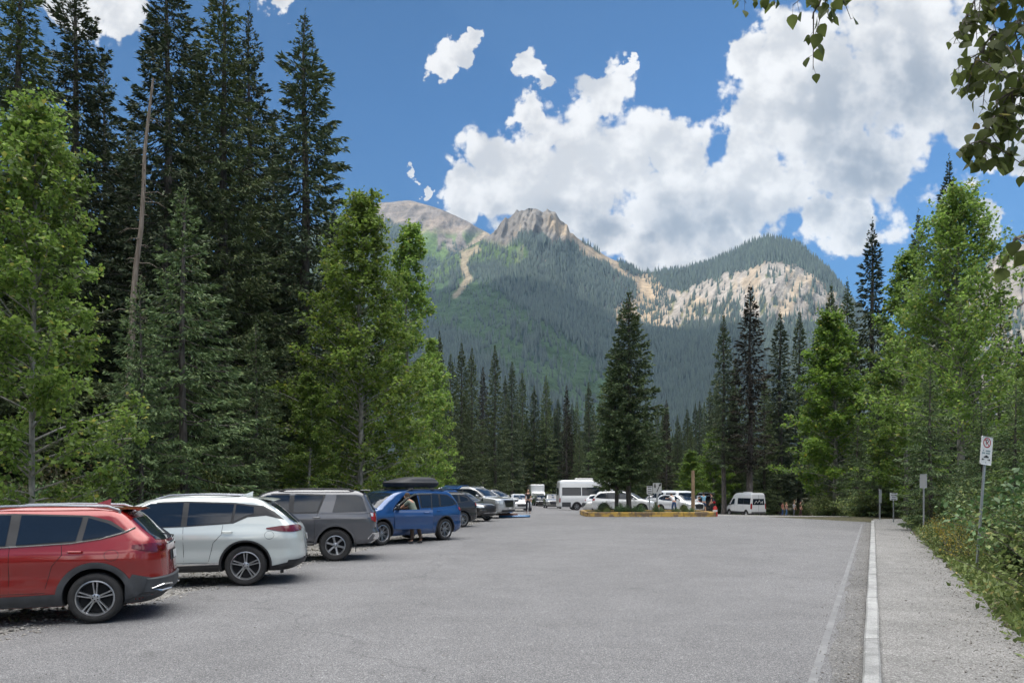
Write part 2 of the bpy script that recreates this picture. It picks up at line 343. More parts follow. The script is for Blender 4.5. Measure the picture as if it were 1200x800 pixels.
# near left spruces, each its own mesh
NEAR=[spruce(11,27,4.3,M_SPR,M_BARK,.05,1.5,.18,.85),spruce(12,27,4.0,M_SPRD,M_BARK,.06,1.5,.18,.8),spruce(13,24,3.7,M_SPRD,M_BARK,.05,1.5,.18,.88)]
YOUNG=spruce(14,12,2.7,M_SPRB,M_BARK,.03,1.35,.15,.85)
FARS=[spruce(21,26,3.8,M_SPR,M_BARK,.05,1.1,.26,1.0,limbs=False),spruce(22,26,3.3,M_SPRD,M_BARK,.10,1.1,.26,.92,limbs=False),
      spruce(23,26,4.3,M_SPR,M_BARK,.03,1.1,.26,1.05,limbs=False),spruce(24,26,2.8,M_SPRR,M_BARK,.20,.95,.25,.85,gap=.3),spruce(25,26,3.2,M_SPRD,M_BARK,.26,1.0,.25,.88,gap=.2)]
rr=random.Random(5)
big=[(22,-60,27,0,1.15),(88,-40,30,1,1.05),(122,66,36,2,.8),(196,-75,31,1,1.0),(262,-50,33,0,1.0),(292,14,38,2,.9),(357,20,37,2,1.22),(150,150,42,1,1),(320,150,46,0,1),(-60,-50,25,0,1.1),(392,235,62,1,.9),(232,60,44,2,.9)]
labs=['tall dark spruce at the left frame edge behind the near leafy tree','tall spruce cropped by the top of the frame, just left of the narrow pointed one','narrow spruce with a pointed top against the cloud, left of the dead trunk',
 'tall spruce directly behind the leaning dead trunk','tall cropped spruce between the dead trunk and the free standing conical spruce','slim spruce whose tip shows against blue sky beside the cropped pair','broad conical spruce standing alone against the blue sky at the edge of the left forest',
 'shorter dark spruce deep in the forest left of the dead trunk','dark spruce set back behind the conical spruce','spruce at the very edge of the frame beside the red car','dark spruce half hidden behind the tall leafy poplar','dark spruce filling the gap behind the dead trunk']
for (px,top,D,k,sx),lb in zip(big,labs):
    treepx('spruce_tree',NEAR[k],[27,27,24][k],px,top,D,lb,'spruce',None,sx,rr.random()*6)
treepx('young_spruce_tree',YOUNG,12,215,222,24,'bushy blue green spruce in front of the dark spruces left of centre','spruce',None,1.05,.4)
treepx('young_spruce_tree',YOUNG,12,165,330,22,'short green spruce below the leaning dead trunk','spruce',None,.9,2.4)
treepx('young_spruce_tree',YOUNG,12,300,380,27,'short spruce between the bushy spruce and the tall leafy poplar','spruce',None,1.0,3.9)
for i in range(46):
    D=rr.uniform(38,80); px=rr.uniform(-160,440); x=(px-600)/F*D
    treepx('spruce_tree',FARS[rr.choice([0,1,2])],26,px,rr.uniform(120,330) if px<340 else rr.uniform(300,400),D,'dark spruce deep inside the forest behind the left row of parked cars','spruce','spruces deep in the left forest',rr.uniform(.8,1.15),rr.random()*6)
# leaning dead trunk
b=MB(); p0=P(134,470,25); p1=P(178,92,26.5); n=12
pts=[(p0[0]+(p1[0]-p0[0])*i/n+.05*math.sin(i*1.7),p0[1]+(p1[1]-p0[1])*i/n,-.3+(p1[2]+.3)*i/n) for i in range(n+1)]
b.tube(pts,np.linspace(.16,.04,n+1),9)
for i in range(46):
    k=rr.uniform(1.5,n-.2); j=int(k); q=np.array(pts[j])*(1-(k-j))+np.array(pts[min(j+1,n)])*(k-j); a=rr.random()*6.3; l=rr.uniform(.15,.9)
    b.tube([q,q+[math.cos(a)*l*.6,math.sin(a)*l*.6,.02],q+[math.cos(a)*l,math.sin(a)*l,-.2*l]],[.02,.012,.004],4,False)
tag(b.build('dead_tree',M_DEAD,None,60),'bare grey dead trunk leaning in front of the tall left spruces','dead tree')
# leafy trees
LA=broadleaf(31,11,2.3,M_LEAF,M_PALE,.125,105,17,19,.06,.5,name='near_poplar',tr0=.0065)
treepx('poplar_tree',LA,11,38,128,15.5,'light green leafy poplar with broad leaves at the left frame edge','poplar',None,1.0,1.0)
LB=broadleaf(32,18,3.6,M_LEAFG,M_PALE,.18,160,19,17,.05,.45,name='tall_poplar',tr0=.008)
treepx('poplar_tree',LB,18,422,232,31,'tall bright green poplar with pale trunk at the right end of the left forest','poplar',None,1.12,2.0)
LC=broadleaf(33,18,2.7,M_LEAF,M_PALE,.19,120,17,17,.05,.5,name='slim_poplar',tr0=.008)
treepx('poplar_tree',LC,18,480,268,41,'slimmer darker poplar tucked against the right side of the tall bright one','poplar',None,1.0,4.0)
treepx('poplar_tree',LC,18,362,440,28,'low poplar sapling below the conical spruce beside the tall bright poplar','poplar',None,1.3,1.0)
treepx('poplar_tree',LC,18,508,400,62,'small poplar at the foot of the far spruces beyond the blue car','poplar',None,1.0,2.2)
LD=broadleaf(34,15,3.0,M_LEAFB,M_PALE,.20,120,18,17,.10,.45,name='yellow_poplar',tr0=.009)
treepx('poplar_tree',LD,15,978,372,58,'yellow green conical poplar with two thin pale trunks right of the white van','poplar',None,1.25,0)
LE=broadleaf(35,16,4.1,M_LEAF,M_PALE,.17,150,20,14,.20,.5,lean=(-.006,0),name='right_poplar')
treepx('poplar_tree',LE,16,1126,232,36,'large leafy poplar with thick pale leaning trunk behind the near parking sign','poplar',None,.98,0)
treepx('poplar_tree',LC,18,1062,300,44,'medium poplar joined to the left side of the large leafy one','poplar',None,1.1,3)
treepx('poplar_tree',LA,11,1218,405,22,'dark leaved poplar cut off by the right frame edge','poplar',None,1.0,3.3)
treepx('poplar_tree',LD,15,810,530,82,'small yellow green poplar behind the wooden pole','poplar',None,1.6,1)
treepx('poplar_tree',LD,15,836,505,95,'small green poplar among the spruces right of the wooden pole','poplar',None,1.3,2)
# far row of spruces beyond the lot
row=[(515,388,70,1),(528,415,78,0),(541,402,80,0),(553,408,85,2),(566,430,100,3),(580,405,88,0),(592,440,110,1),(600,424,100,1),(612,437,105,0),(626,452,112,2),(640,440,102,0),(654,468,118,1),(664,452,108,3),(676,470,118,0),(690,448,104,1),(703,470,116,2),(716,455,120,0),(757,470,112,1),(770,478,108,0),(781,468,104,3),(794,486,112,2),(806,495,118,0),(820,470,112,1),(832,455,100,2)]
GR='spruces in the dense row beyond the far end of the lot'
for px,top,D,k in row:
  if 606<px<658: D=max(D,116)
  treepx('spruce_tree',FARS[k],26,px,top,D,'dark spruce in the dense row beyond the far end of the lot','spruce',GR,rr.uniform(.75,1.05),rr.random()*6)
for i in range(70):
    px=500+340*(i+rr.random())/70; D=rr.uniform(100,150)
    if 606<px<658: D=max(D,118)
    treepx('spruce_tree',FARS[rr.choice([0,1,2,2,0])],26,px,rr.uniform(468,520),D,'dark spruce in the dense row beyond the far end of the lot','spruce',GR,rr.uniform(.8,1.2),rr.random()*6)
# the two planted on the island
SI=spruce(41,15,2.9,M_SPRB,M_BARK,.17,2.1,.17,.85)
treepx('spruce_tree',SI,15,737,343,48,'free standing conical spruce rising from the yellow edged island','spruce',None,1.0,.3)
treepx('spruce_tree',SI,15,722,405,48.6,'shorter spruce sharing the yellow edged island with the tall one','spruce',None,1.0,2.5)
rt=[(848,370,88,4,1.0,'slim dark spruce with bare lower trunk left of the white van'),(879,336,86,3,1.25,'tallest sparse spruce above the white van'),(914,368,94,1,1.25,'dense dark spruce between the sparse pair and the yellow green poplar'),
 (937,366,97,1,1.0,'dark spruce touching the yellow green poplar on its left side'),(974,335,70,1,.95,'spruce tip rising just above the yellow green poplar'),(993,330,74,0,.9,'narrow spruce beside the gap of sky right of the yellow green poplar'),
 (1022,262,62,1,1.1,'tall dark spruce in the middle of the right forest against the cloud'),(1112,190,48,1,1.0,'tall spruce rising behind the large right poplar'),(1076,252,55,0,.95,'spruce tip left of the large right poplar'),(1172,330,52,0,1.0,'spruce behind the near parking sign'),(862,420,98,0,.9,'short dark spruce between the two slim ones above the white van'),(896,440,92,2,1,'short dense spruce directly behind the white van')]
for px,top,D,k,sx,lb in rt: treepx('spruce_tree',FARS[k],26,px,top,D,lb,'spruce',None,sx,rr.random()*6)
for i in range(48):
    px=rr.uniform(925,1400); D=rr.uniform(52,95); 
    if px<968: D=rr.uniform(94,118)
    elif px<1012: D=rr.uniform(70,95)
    treepx('spruce_tree',FARS[rr.choice([0,1,2])],26,px,rr.uniform(385,455),D,'dark spruce packed inside the right forest','spruce','spruces deep in the right forest',rr.uniform(.85,1.2),rr.random()*6)
for i in range(14):
    px=rr.uniform(838,925); D=rr.uniform(96,130)
    treepx('spruce_tree',FARS[rr.choice([0,1,2])],26,px,rr.uniform(450,500),D,'dark spruce packed inside the right forest','spruce','spruces deep in the right forest',1,rr.random()*6)
for i,(px,top,D) in enumerate([(1090,430,30),(1030,460,46),(1150,470,24),(1190,450,20),(1005,490,52)]):
    treepx('young_spruce_tree',YOUNG,12,px,top,D,['young spruce under the large right poplar','young spruce behind the small square notice','young spruce behind the near parking sign','young spruce at the right frame edge','young spruce behind the yellow green poplar trunks'][i],'spruce',None,1.1,i*1.3)
# shrubs
SH=[shrub(51,2.2,1.5,M_SHR,M_BARK,.10,34,110),shrub(52,2.0,1.6,M_SHRB,M_BARK,.085,34,110),shrub(53,1.7,1.3,M_SHRG,M_BARK,.11,30,100),shrub(54,1.2,1.1,M_SHR,M_BARK,.07,26,120)]
SHH=[2.2,2.0,1.7,1.2]
SL=['leafy green shrub in the thicket behind the left row of parked cars','dry olive shrub in the thicket behind the left row of parked cars','glossy broad leaved shrub in the thicket behind the left row of parked cars','low green shrub in the thicket behind the left row of parked cars']
for i in range(74):
    y=9+34*(i/74)**1.1+rr.uniform(-1,1); x=float(np.interp(y,EDGE_Y,EDGE_X))-rr.uniform(6.4,10.5)
    if i%3==0: x-=2.5
    dry= rr.random()< (.75 if -13.5<x<-9.5 and 16<y<27 else .2)
    k=1 if dry else rr.choice([0,0,2,3])
    put_tree('shrub',SH[k],x,y,SHH[k],rr.uniform(1.5,2.9)*(.75 if k==3 else 1),SL[k],'shrub','shrubs behind the left row of cars',rr.uniform(.9,1.3),rr.random()*6,('stems','leaves'))
for i in range(40):   # foot of the far trees
    px=rr.uniform(835,1060) if i<26 else rr.uniform(540,650); D=rr.uniform(88,95) if px<950 else rr.uniform(56,64)
    if px<835: D=rr.uniform(100,110)
    if px>1000: D=rr.uniform(44,52)
    elif 835<px<965: D=rr.uniform(92,97)
    x=(px-600)/F*D; k=rr.choice([0,2,3])
    put_tree('shrub',SH[k],x,D,SHH[k],rr.uniform(1.2,2.3),'green shrub at the foot of the trees beyond the far edge of the lot','shrub','shrubs along the far forest edge',1.4,rr.random()*6,('stems','leaves'))
SR='leafy shrub crowding the right edge of the gravel path'
for i in range(52):
    y=7.5+36*((i+rr.random())/52)**1.5; x=.498*y-.1+1.75+(.9 if y<12 else 1.2)+rr.uniform(0,3.6)
    k=rr.choice([2,2,0,3]) if y<20 else rr.choice([0,2,0,3]); near=x-(.498*y+1.75)
    sx_=600+F*x/y
    if any(abs(sx_-q)<14 and y<d+1 for q,d in ((1082,28.5),(1047,37.5),(1155,15.2),(1031,40))): continue
    put_tree('shrub',SH[k],x,y,SHH[k],min(.75+near*.55,2.6)*rr.uniform(.8,1.15),SR,'shrub','shrubs along the gravel path',rr.uniform(.9,1.25),rr.random()*6,('stems','leaves'))
# yellow flowering low plants by the path
sy=shrub(61,.8,.7,M_YEL,M_BARK,.05,20,20,'goldenrod'); sg=shrub(62,.7,.75,M_SHR,M_BARK,.06,24,60,'goldenrod_leaf')
for i in range(20):
    y=13.5+14*rr.random(); x=.498*y-.1+2.0+rr.uniform(0,1.0)
    e=put_tree('flowering_plant',sy,x,y,.8,rr.uniform(.55,.95),'low yellow flowering plant beside the gravel path before the middle sign','plant','yellow flowering plants by the path',1,rr.random()*6,('stems','flowers'))
    link('leaves',sg[1],e)

# trees across the lot behind the viewer, where the same forest carries on
for i in range(16):
    x=-34+4.6*i+rr.uniform(-1.5,1.5); y=-30-rr.uniform(0,14)-.2*abs(x)
    put_tree('spruce_tree',FARS[rr.choice([0,1,2])],x,y,26,rr.uniform(13,20),'dark spruce in the forest behind the viewpoint','spruce','spruces behind the viewpoint',1.1,rr.random()*6)
# ---- overhanging poplar: big leaves close to the camera
def bigleaf(mb,p,d,n,L,fold,curl):
    d=unit(d); s=unit(np.cross(d,n)); u=np.cross(s,d)
    xs=[0,.12,.32,.55,.78,1.0]; ws=[.05,.36,.44,.34,.17,0.0]
    V=[];
    for t,w in zip(xs,ws):
        c=p+d*L*t-u*curl*L*t*t
        V+= [c+s*w*L+u*fold*w*L, c, c-s*w*L+u*fold*w*L]
    Fc=[]
    for i in range(5): a=i*3; Fc+=[(a,a+1,a+4,a+3),(a+1,a+2,a+5,a+4)]
    mb.add(V,Fc)
M_BIG=foliage('overhanging_leaves',(.10,.13,.035),(.22,.27,.08),(.32,.24,.08),.62,.38,6,.3)
rg=np.random.RandomState(77); lf=MB(); wd=MB()
wd.tube([(4.3,3.6,-.3),(4.25,3.6,2.5),(4.2,3.7,5.2),(4.1,3.8,8)],[.17,.14,.10,.06],10)
def bough(pts,rad,tw,nl,seedoff=0,hang=.35,leafL=.095):
    pts=np.array(pts,float); k=len(pts); s=np.linspace(0,1,16); q=np.stack([np.interp(s,np.linspace(0,1,k),pts[:,i]) for i in range(3)],1)
    q[1:-1]+=rg.normal(size=(14,3))*.012; wd.tube(q,np.linspace(rad,.004,16),6,False)
    for j in range(int(tw*1.35)):
        a=q[min(15,int(16*(.25+.75*(j+rg.rand())/(tw*1.35))))]; d=unit(rg.normal(size=3)*[.7,.5,.25]+[-.1,0,-.6]); L=hang*(.5+rg.rand()*.8)
        tp=[a+d*L*t+np.array([0,0,-.25*L*t*t]) for t in (0,.33,.66,1)]; wd.tube(tp,[.004,.0035,.0025,.0018],4,False)
        for m_ in range(nl):
            t=.15+.85*(m_+rg.rand())/nl; b0=a+d*L*t+np.array([0,0,-.25*L*t*t]); pd=unit(rg.normal(size=3)+[0,0,-.6]); pl=.035+.03*rg.rand()
            b1=b0+pd*pl; wd.tube([b0,b1],[.0013,.001],3,False)
            bigleaf(lf,b1,unit(pd*.4+[0,0,-.9]+rg.normal(size=3)*.45),unit(rg.normal(size=3)*.7+[0,-.8,.4]),leafL*.76*(.65+.6*rg.rand()),.12*rg.rand()+.04,.15*rg.rand())
def W(px,py,D): return np.array(P(px,py,D))
bough([(4.15,3.75,6.0),(3.2,3.9,5.35),W(1000,-45,4.3),W(966,-12,4.4),W(952,22,4.4)],.022,8,7,hang=.24,leafL=.095)
bough([W(1000,-45,4.3),W(930,-40,4.4),W(880,-16,4.5),W(845,-8,4.5)],.010,5,4,hang=.12,leafL=.075)
bough([(4.2,3.65,4.6),W(1260,10,4.0),W(1200,25,4.0),W(1165,40,4.0),W(1143,70,4.0)],.02,18,10,hang=.26,leafL=.082)
bough([(4.2,3.65,4.0),W(1260,70,4.0),W(1210,80,4.0),W(1175,110,3.9),W(1150,165,3.9)],.018,20,10,hang=.22,leafL=.082)
bough([W(1260,40,4.0),W(1200,-30,4.0),W(1165,-15,3.95),W(1132,10,3.95)],.012,12,8,hang=.16,leafL=.078)
bough([(4.2,3.65,3.4),W(1270,230,3.7),W(1215,265,3.7),W(1185,288,3.7)],.012,6,5,hang=.12)
bough([(4.2,3.65,3.0),W(1280,330,3.7),W(1225,345,3.7),W(1192,360,3.7)],.010,4,4,hang=.1)
e=empty('poplar_tree',(0,0,0)); tag(e,'large leaved poplar overhanging the top right corner of the view','poplar'); wd.build('trunk',M_BARK,e,60); lf.build('crown',M_BIG,e,60)
# ================================================================ GROUND
def sheet(name,xl,xr,ys,nx,dz,m,kind='structure',side=0):
    ys=np.asarray(ys,float); u=np.linspace(0,1,nx)
    X=np.array([xl(y)+(xr(y)-xl(y))*u for y in ys]); Y=np.repeat(ys[:,None],nx,1); Z=gz(X,Y)+dz
    b=MB(); b.grid(np.stack([X,Y,Z],-1)[:, ::-1]); o=b.build(name,m); tag(o,kind=kind); return o
M_FLOOR=speckle('forest_floor',[(0,(.035,.032,.02)),(.5,(.07,.07,.035)),(1,(.13,.11,.07))],9,1.2,.6,1.3,.6,.03)
M_ASPH=speckle('asphalt',[(0,(.08,.08,.083)),(.35,(.134,.132,.134)),(.8,(.182,.179,.181)),(1,(.36,.355,.355))],120,1.3,.89,1.11,.45,.006,.85)
# cracks, tar seams and oil spots on the asphalt
nt=M_ASPH.node_tree; Nn=nt.nodes.new; L_=nt.links.new; bs=nt.nodes['Principled BSDF']; src=bs.inputs['Base Color'].links[0].from_socket
tc=Nn('ShaderNodeTexCoord'); wz=Nn('ShaderNodeTexNoise'); wz.inputs['Scale'].default_value=.7; wz.inputs['Detail'].default_value=7; L_(tc.outputs['Object'],wz.inputs['Vector'])
wa=Nn('ShaderNodeVectorMath'); wa.operation='MULTIPLY_ADD'; wa.inputs[1].default_value=(2.2,2.2,0); L_(wz.outputs['Color'],wa.inputs[0]); L_(tc.outputs['Object'],wa.inputs[2])
ve=Nn('ShaderNodeTexVoronoi'); ve.feature='DISTANCE_TO_EDGE'; ve.inputs['Scale'].default_value=.11; L_(wa.outputs[0],ve.inputs['Vector'])
cr=Nn('ShaderNodeMapRange'); cr.inputs['From Min'].default_value=.0008; cr.inputs['From Max'].default_value=.0035; cr.inputs['To Min'].default_value=.80; cr.inputs['To Max'].default_value=1; L_(ve.outputs['Distance'],cr.inputs['Value'])
oz=Nn('ShaderNodeTexNoise'); oz.inputs['Scale'].default_value=1.1; oz.inputs['Detail'].default_value=5; L_(tc.outputs['Object'],oz.inputs['Vector'])
om=Nn('ShaderNodeMapRange'); om.inputs['From Min'].default_value=.66; om.inputs['From Max'].default_value=.74; om.inputs['To Min'].default_value=1; om.inputs['To Max'].default_value=.80; L_(oz.outputs['Fac'],om.inputs['Value'])
mu=Nn('ShaderNodeMath'); mu.operation='MULTIPLY'; L_(cr.outputs[0],mu.inputs[0]); L_(om.outputs[0],mu.inputs[1])
mx=Nn('ShaderNodeMix'); mx.data_type='RGBA'; mx.blend_type='MULTIPLY'; mx.inputs['Factor'].default_value=1; L_(src,mx.inputs['A']); L_(mu.outputs[0],mx.inputs['B']); L_(mx.outputs['Result'],bs.inputs['Base Color'])
M_GRAV=speckle('gravel',[(0,(.10,.095,.088)),(.4,(.19,.183,.172)),(.8,(.27,.26,.245)),(1,(.44,.43,.40))],42,1.6,.75,1.25,.8,.02,.95,.5)
M_PATH=speckle('path_gravel',[(0,(.13,.126,.12)),(.4,(.205,.20,.193)),(.8,(.275,.268,.26)),(1,(.40,.39,.375))],80,2.5,.85,1.15,.8,.015,.95,.6)
M_DIRT=speckle('kerbside_grit',[(0,(.09,.088,.086)),(.4,(.145,.142,.138)),(.85,(.195,.19,.185)),(1,(.33,.32,.31))],75,3.0,.78,1.2,.8,.012,.95,.6)
M_CONC=speckle('kerb_concrete',[(0,(.26,.26,.255)),(.5,(.34,.34,.335)),(1,(.42,.42,.41))],120,5,.60,1.12,.3,.004,.85,1.2)
gx=np.unique(np.concatenate([np.linspace(-4200,-60,24),np.linspace(-60,60,61),np.linspace(60,4200,24)])); gy=np.unique(np.concatenate([np.linspace(-2300,-20,14),np.linspace(-20,120,71),np.linspace(120,6400,30)]))
X,Y=np.meshgrid(gx,gy); Z=gz(X,Y); b=MB(); b.grid(np.stack([X,Y,Z],-1)); tag(b.build('ground',M_FLOOR),kind='structure')
KX=lambda y:.498*y-.1
edge=lambda y: float(np.interp(y,EDGE_Y,EDGE_X))+.22*(float(vn(y*.9,3.3))-.5)+.12*(float(vn(y*3.1,8.3))-.5)
ysn=np.concatenate([np.arange(-12,40,.5),np.arange(40,113,1.0)])
def axr(y):
    if y<=38: return KX(y)
    if y<=49: return 18.83+(y-38)/11*(14.5-18.83)
    return 14.5+(y-49)*.12
sheet('gravel_shoulder',lambda y:float(np.interp(y,EDGE_Y,EDGE_X))-7.5+.6*math.sin(y*.7),lambda y:float(np.interp(y,EDGE_Y,EDGE_X))+.6,np.arange(-10,104,1.0),10,.012,M_GRAV)
sheet('asphalt_lot',edge,axr,ysn,26,.024,M_ASPH)
sheet('grit_strip',lambda y:KX(y)-.26-.16*float(vn(y*1.7,2.2)),lambda y:KX(y)+.02,np.arange(-4,38.2,.25),3,.030,M_DIRT)
sheet('gravel_path',lambda y:KX(y)+.10,lambda y:KX(y)+1.78+.35*(float(vn(y*.8,5.5))-.5)+.16*(float(vn(y*3,1.5))-.5)+(.5*max(0,9-y) if y<9 else 0),np.arange(-4,42,.4),8,.05,M_PATH)
sheet('gravel_road',lambda y:13+(y-49)*.15,lambda y:24+(y-46)*.62,np.arange(46,94,2.0),10,.010,M_GRAV)
# kerb: a real step
ys=np.arange(-4,38.4,.4); V=[]
for y in ys:
    kx=KX(y); w=.17; z=float(gz(kx,y)); wb=.012*math.sin(y*2.1)*.3
    V.append([(kx+wb,y,z-.05),(kx+wb,y,z+.105),(kx+wb+.02,y,z+.125),(kx+w+wb-.02,y,z+.125),(kx+w+wb,y,z+.105),(kx+w+wb,y,z-.05)])
b=MB(); b.grid(np.array(V)); tag(b.build('kerb',M_CONC,None,20),kind='structure')
b=MB()
for y in np.arange(2,37,3.05):
    kx=KX(y); b.box((kx+.085,y,float(gz(kx,y))+.1265),(.165,.007,.003),rz=0)
tag(b.build('kerb_joints',mat('joint',(.17,.168,.16),.9)),kind='structure')
# worn painted edge line
m_line,nt,bs,o_=newmat('worn_road_paint'); Nn=nt.nodes.new; L_=nt.links.new
tc=Nn('ShaderNodeTexCoord'); nz=Nn('ShaderNodeTexNoise'); nz.inputs['Scale'].default_value=2.2; nz.inputs['Detail'].default_value=10; nz.inputs['Roughness'].default_value=.75; L_(tc.outputs['Object'],nz.inputs['Vector'])
rp=Nn('ShaderNodeValToRGB'); rp.color_ramp.elements[0].position=.47; rp.color_ramp.elements[1].position=.66; rp.color_ramp.elements[0].color=(.165,.165,.168,1); rp.color_ramp.elements[1].color=(.235,.235,.235,1)
L_(nz.outputs['Fac'],rp.inputs['Fac']); L_(rp.outputs['Color'],bs.inputs['Base Color']); bs.inputs['Roughness'].default_value=.85
sheet('edge_line',lambda y:KX(y)-.50,lambda y:KX(y)-.41,np.arange(3,36,.3),3,.029,m_line)
# pebbles: shoulder, kerb grit and path border
rg=np.random.RandomState(3)
def stones(name,XY,size,m,dz=.02):
    n=len(XY); oc=np.array([(1,0,0),(0,1,0),(-1,0,0),(0,-1,0),(0,0,.7),(0,0,-.5),(.6,.6,.35),(-.6,.6,.3),(-.6,-.6,.35),(.6,-.6,.3)],float)
    tri=np.array([(0,6,4),(6,1,4),(1,7,4),(7,2,4),(2,8,4),(8,3,4),(3,9,4),(9,0,4),(0,1,6),(1,2,7),(2,3,8),(3,0,9),(1,0,5),(2,1,5),(3,2,5),(0,3,5)])
    V=oc[None]*(1+.3*rg.normal(size=(n,10,3)))*size[:,None,None]*(.6+.8*rg.rand(n,1,3))
    V[:,:,0]+=XY[:,0:1]; V[:,:,1]+=XY[:,1:2]; V[:,:,2]+=(gz(XY[:,0],XY[:,1])+dz+size*.15)[:,None]
    T=(tri[None]+np.arange(n)[:,None,None]*10).reshape(-1,3)
    tag(link(name,quads(name,V.reshape(-1,3),T,m)),kind='stuff')
def gravmat(name,c1,c2):
    m,nt,b,o=newmat(name); g=nt.nodes.new('ShaderNodeNewGeometry'); r=nt.nodes.new('ShaderNodeValToRGB'); r.color_ramp.elements[0].color=(*c1,1); r.color_ramp.elements[1].color=(*c2,1)
    nt.links.new(g.outputs['Random Per Island'],r.inputs['Fac']); nt.links.new(r.outputs['Color'],b.inputs['Base Color']); b.inputs['Roughness'].default_value=.9; return m
M_ST=gravmat('stones',(.10,.09,.08),(.38,.36,.33))
y=7+38*rg.rand(9000)**1.5; x=np.interp(y,EDGE_Y,EDGE_X)+.25-np.abs(rg.normal(size=9000))*1.6; s=.008+.022*rg.rand(9000)**4
stones('shoulder_stones',np.c_[x,y],s,M_ST)
y=7+30*rg.rand(260); x=np.interp(y,EDGE_Y,EDGE_X)-.5-rg.rand(260)*3.2; stones('shoulder_rocks',np.c_[x,y],.03+.07*rg.rand(260)**2,M_ST)
y=4+30*rg.rand(5000)**1.6; x=KX(y)-.02-np.abs(rg.normal(size=5000))*.22; stones('kerbside_stones',np.c_[x,y],.003+.008*rg.rand(5000)**3,M_ST,.03)
y=4+30*rg.rand(7000)**1.6; x=KX(y)+1.85-np.abs(rg.normal(size=7000))*.5; stones('path_stones',np.c_[x,y],.004+.010*rg.rand(7000)**3,M_ST,.05)
y=6+30*rg.rand(5000)**1.4; x=KX(y)-.3-rg.rand(5000)**.7*(KX(y)-np.interp(y,EDGE_Y,EDGE_X)); stones('asphalt_chips',np.c_[x,y],.002+.006*rg.rand(5000)**3,M_ST,.026)
# ground cover on both verges
def cover(name,XY,leaf,m,up=.5,hh=.15):
    n=len(XY); p=np.c_[XY,gz(XY[:,0],XY[:,1])+rg.rand(n)*hh]; d=unit(rdir(rg,n)+[0,0,up]); sz=leaf*(.5+rg.rand(n))
    tag(link(name,cardmesh(name,cards(p,d,unit(rdir(rg,n)+[0,0,.6]),sz,sz*.4),m)),kind='stuff')
n=30000; y=5+40*rg.rand(n)**1.3; x=KX(y)+1.85+rg.rand(n)**1.6*5+.12*rg.normal(size=n); cover('verge_plants',np.c_[x,y],.10,M_SHR,.4,.22)
n=30000; y=6+40*rg.rand(n); x=np.interp(y,EDGE_Y,EDGE_X)-6.2-rg.rand(n)*6; cover('forest_undergrowth',np.c_[x,y],.12,M_SHR,.4,.3)
n=3000; y=8+28*rg.rand(n); x=np.interp(y,EDGE_Y,EDGE_X)-.4-rg.rand(n)*3.5; k=vn(x*1.5,y*1.5)>.62; cover('shoulder_weeds',np.c_[x,y][k],.06,M_SHRB,1.0,.04)
# ================================================================ MOUNTAINS
def seg(px,py,pts):
    d=np.full(np.shape(px),1e9)
    for (x0,y0),(x1,y1) in zip(pts[:-1],pts[1:]):
        dx,dy=x1-x0,y1-y0; t=np.clip(((px-x0)*dx+(py-y0)*dy)/(dx*dx+dy*dy),0,1); d=np.minimum(d,np.hypot(px-x0-t*dx,py-y0-t*dy))
    return d
def massif(crest,rc,r0,cols,nr,rough,jag,seed):
    cx,cy=np.array(crest,float).T; px=np.array(cols,float); yc=np.interp(px,cx,cy)
    ker=np.array([1,2,1])/4.; yc=np.convolve(np.pad(yc,1,'edge'),ker,'valid')
    yc=yc+jag*(fbm(px/9.,px*0+seed,4)-.5)*2
    rcx=np.interp(px,*np.array(rc,float).T)
    s=np.linspace(0,1,nr); S,PX=np.meshgrid(s,px); RC=rcx[:,None]; R=r0+(RC-r0)*S
    e=S**1.02; TAN=((HZ-yc)/F)[:,None]
    X=(PX-600)/F*R; 
    nse=(ridg(X/420+seed,R/420,5)-.55)*1.0+(ridg(X/130,R/130+seed,4)-.5)*.35
    Z=CH+R*TAN*e+nse*rough*(S*(1.0-S)*4)**.7*(RC/3000)
    Z=np.where(S<.02,-2,Z)
    # back side falls away
    k=10; RB=RC+np.linspace(60,1100,k)[None]; XB=(PX[:,:1]-600)/F*RC*np.ones(k)[None]; ZB=Z[:,-1:]*(1-np.linspace(.06,.9,k)[None])+40*(fbm(XB/200,RB/200)-.5)
    return px,np.hstack([X,XB]),np.hstack([R,RB]),np.hstack([Z,ZB])
def pxy(X,Y,Z): return 600+F*X/Y, HZ-F*(Z-CH)/Y
def lerp(a,b,m): return a*(1-m[...,None])+np.array(b)*m[...,None]
FOR=(.011,.022,.022); ROCK=(.13,.122,.113); TAN_=(.25,.20,.14); GRN=(.038,.066,.032); PALE=(.215,.20,.185)
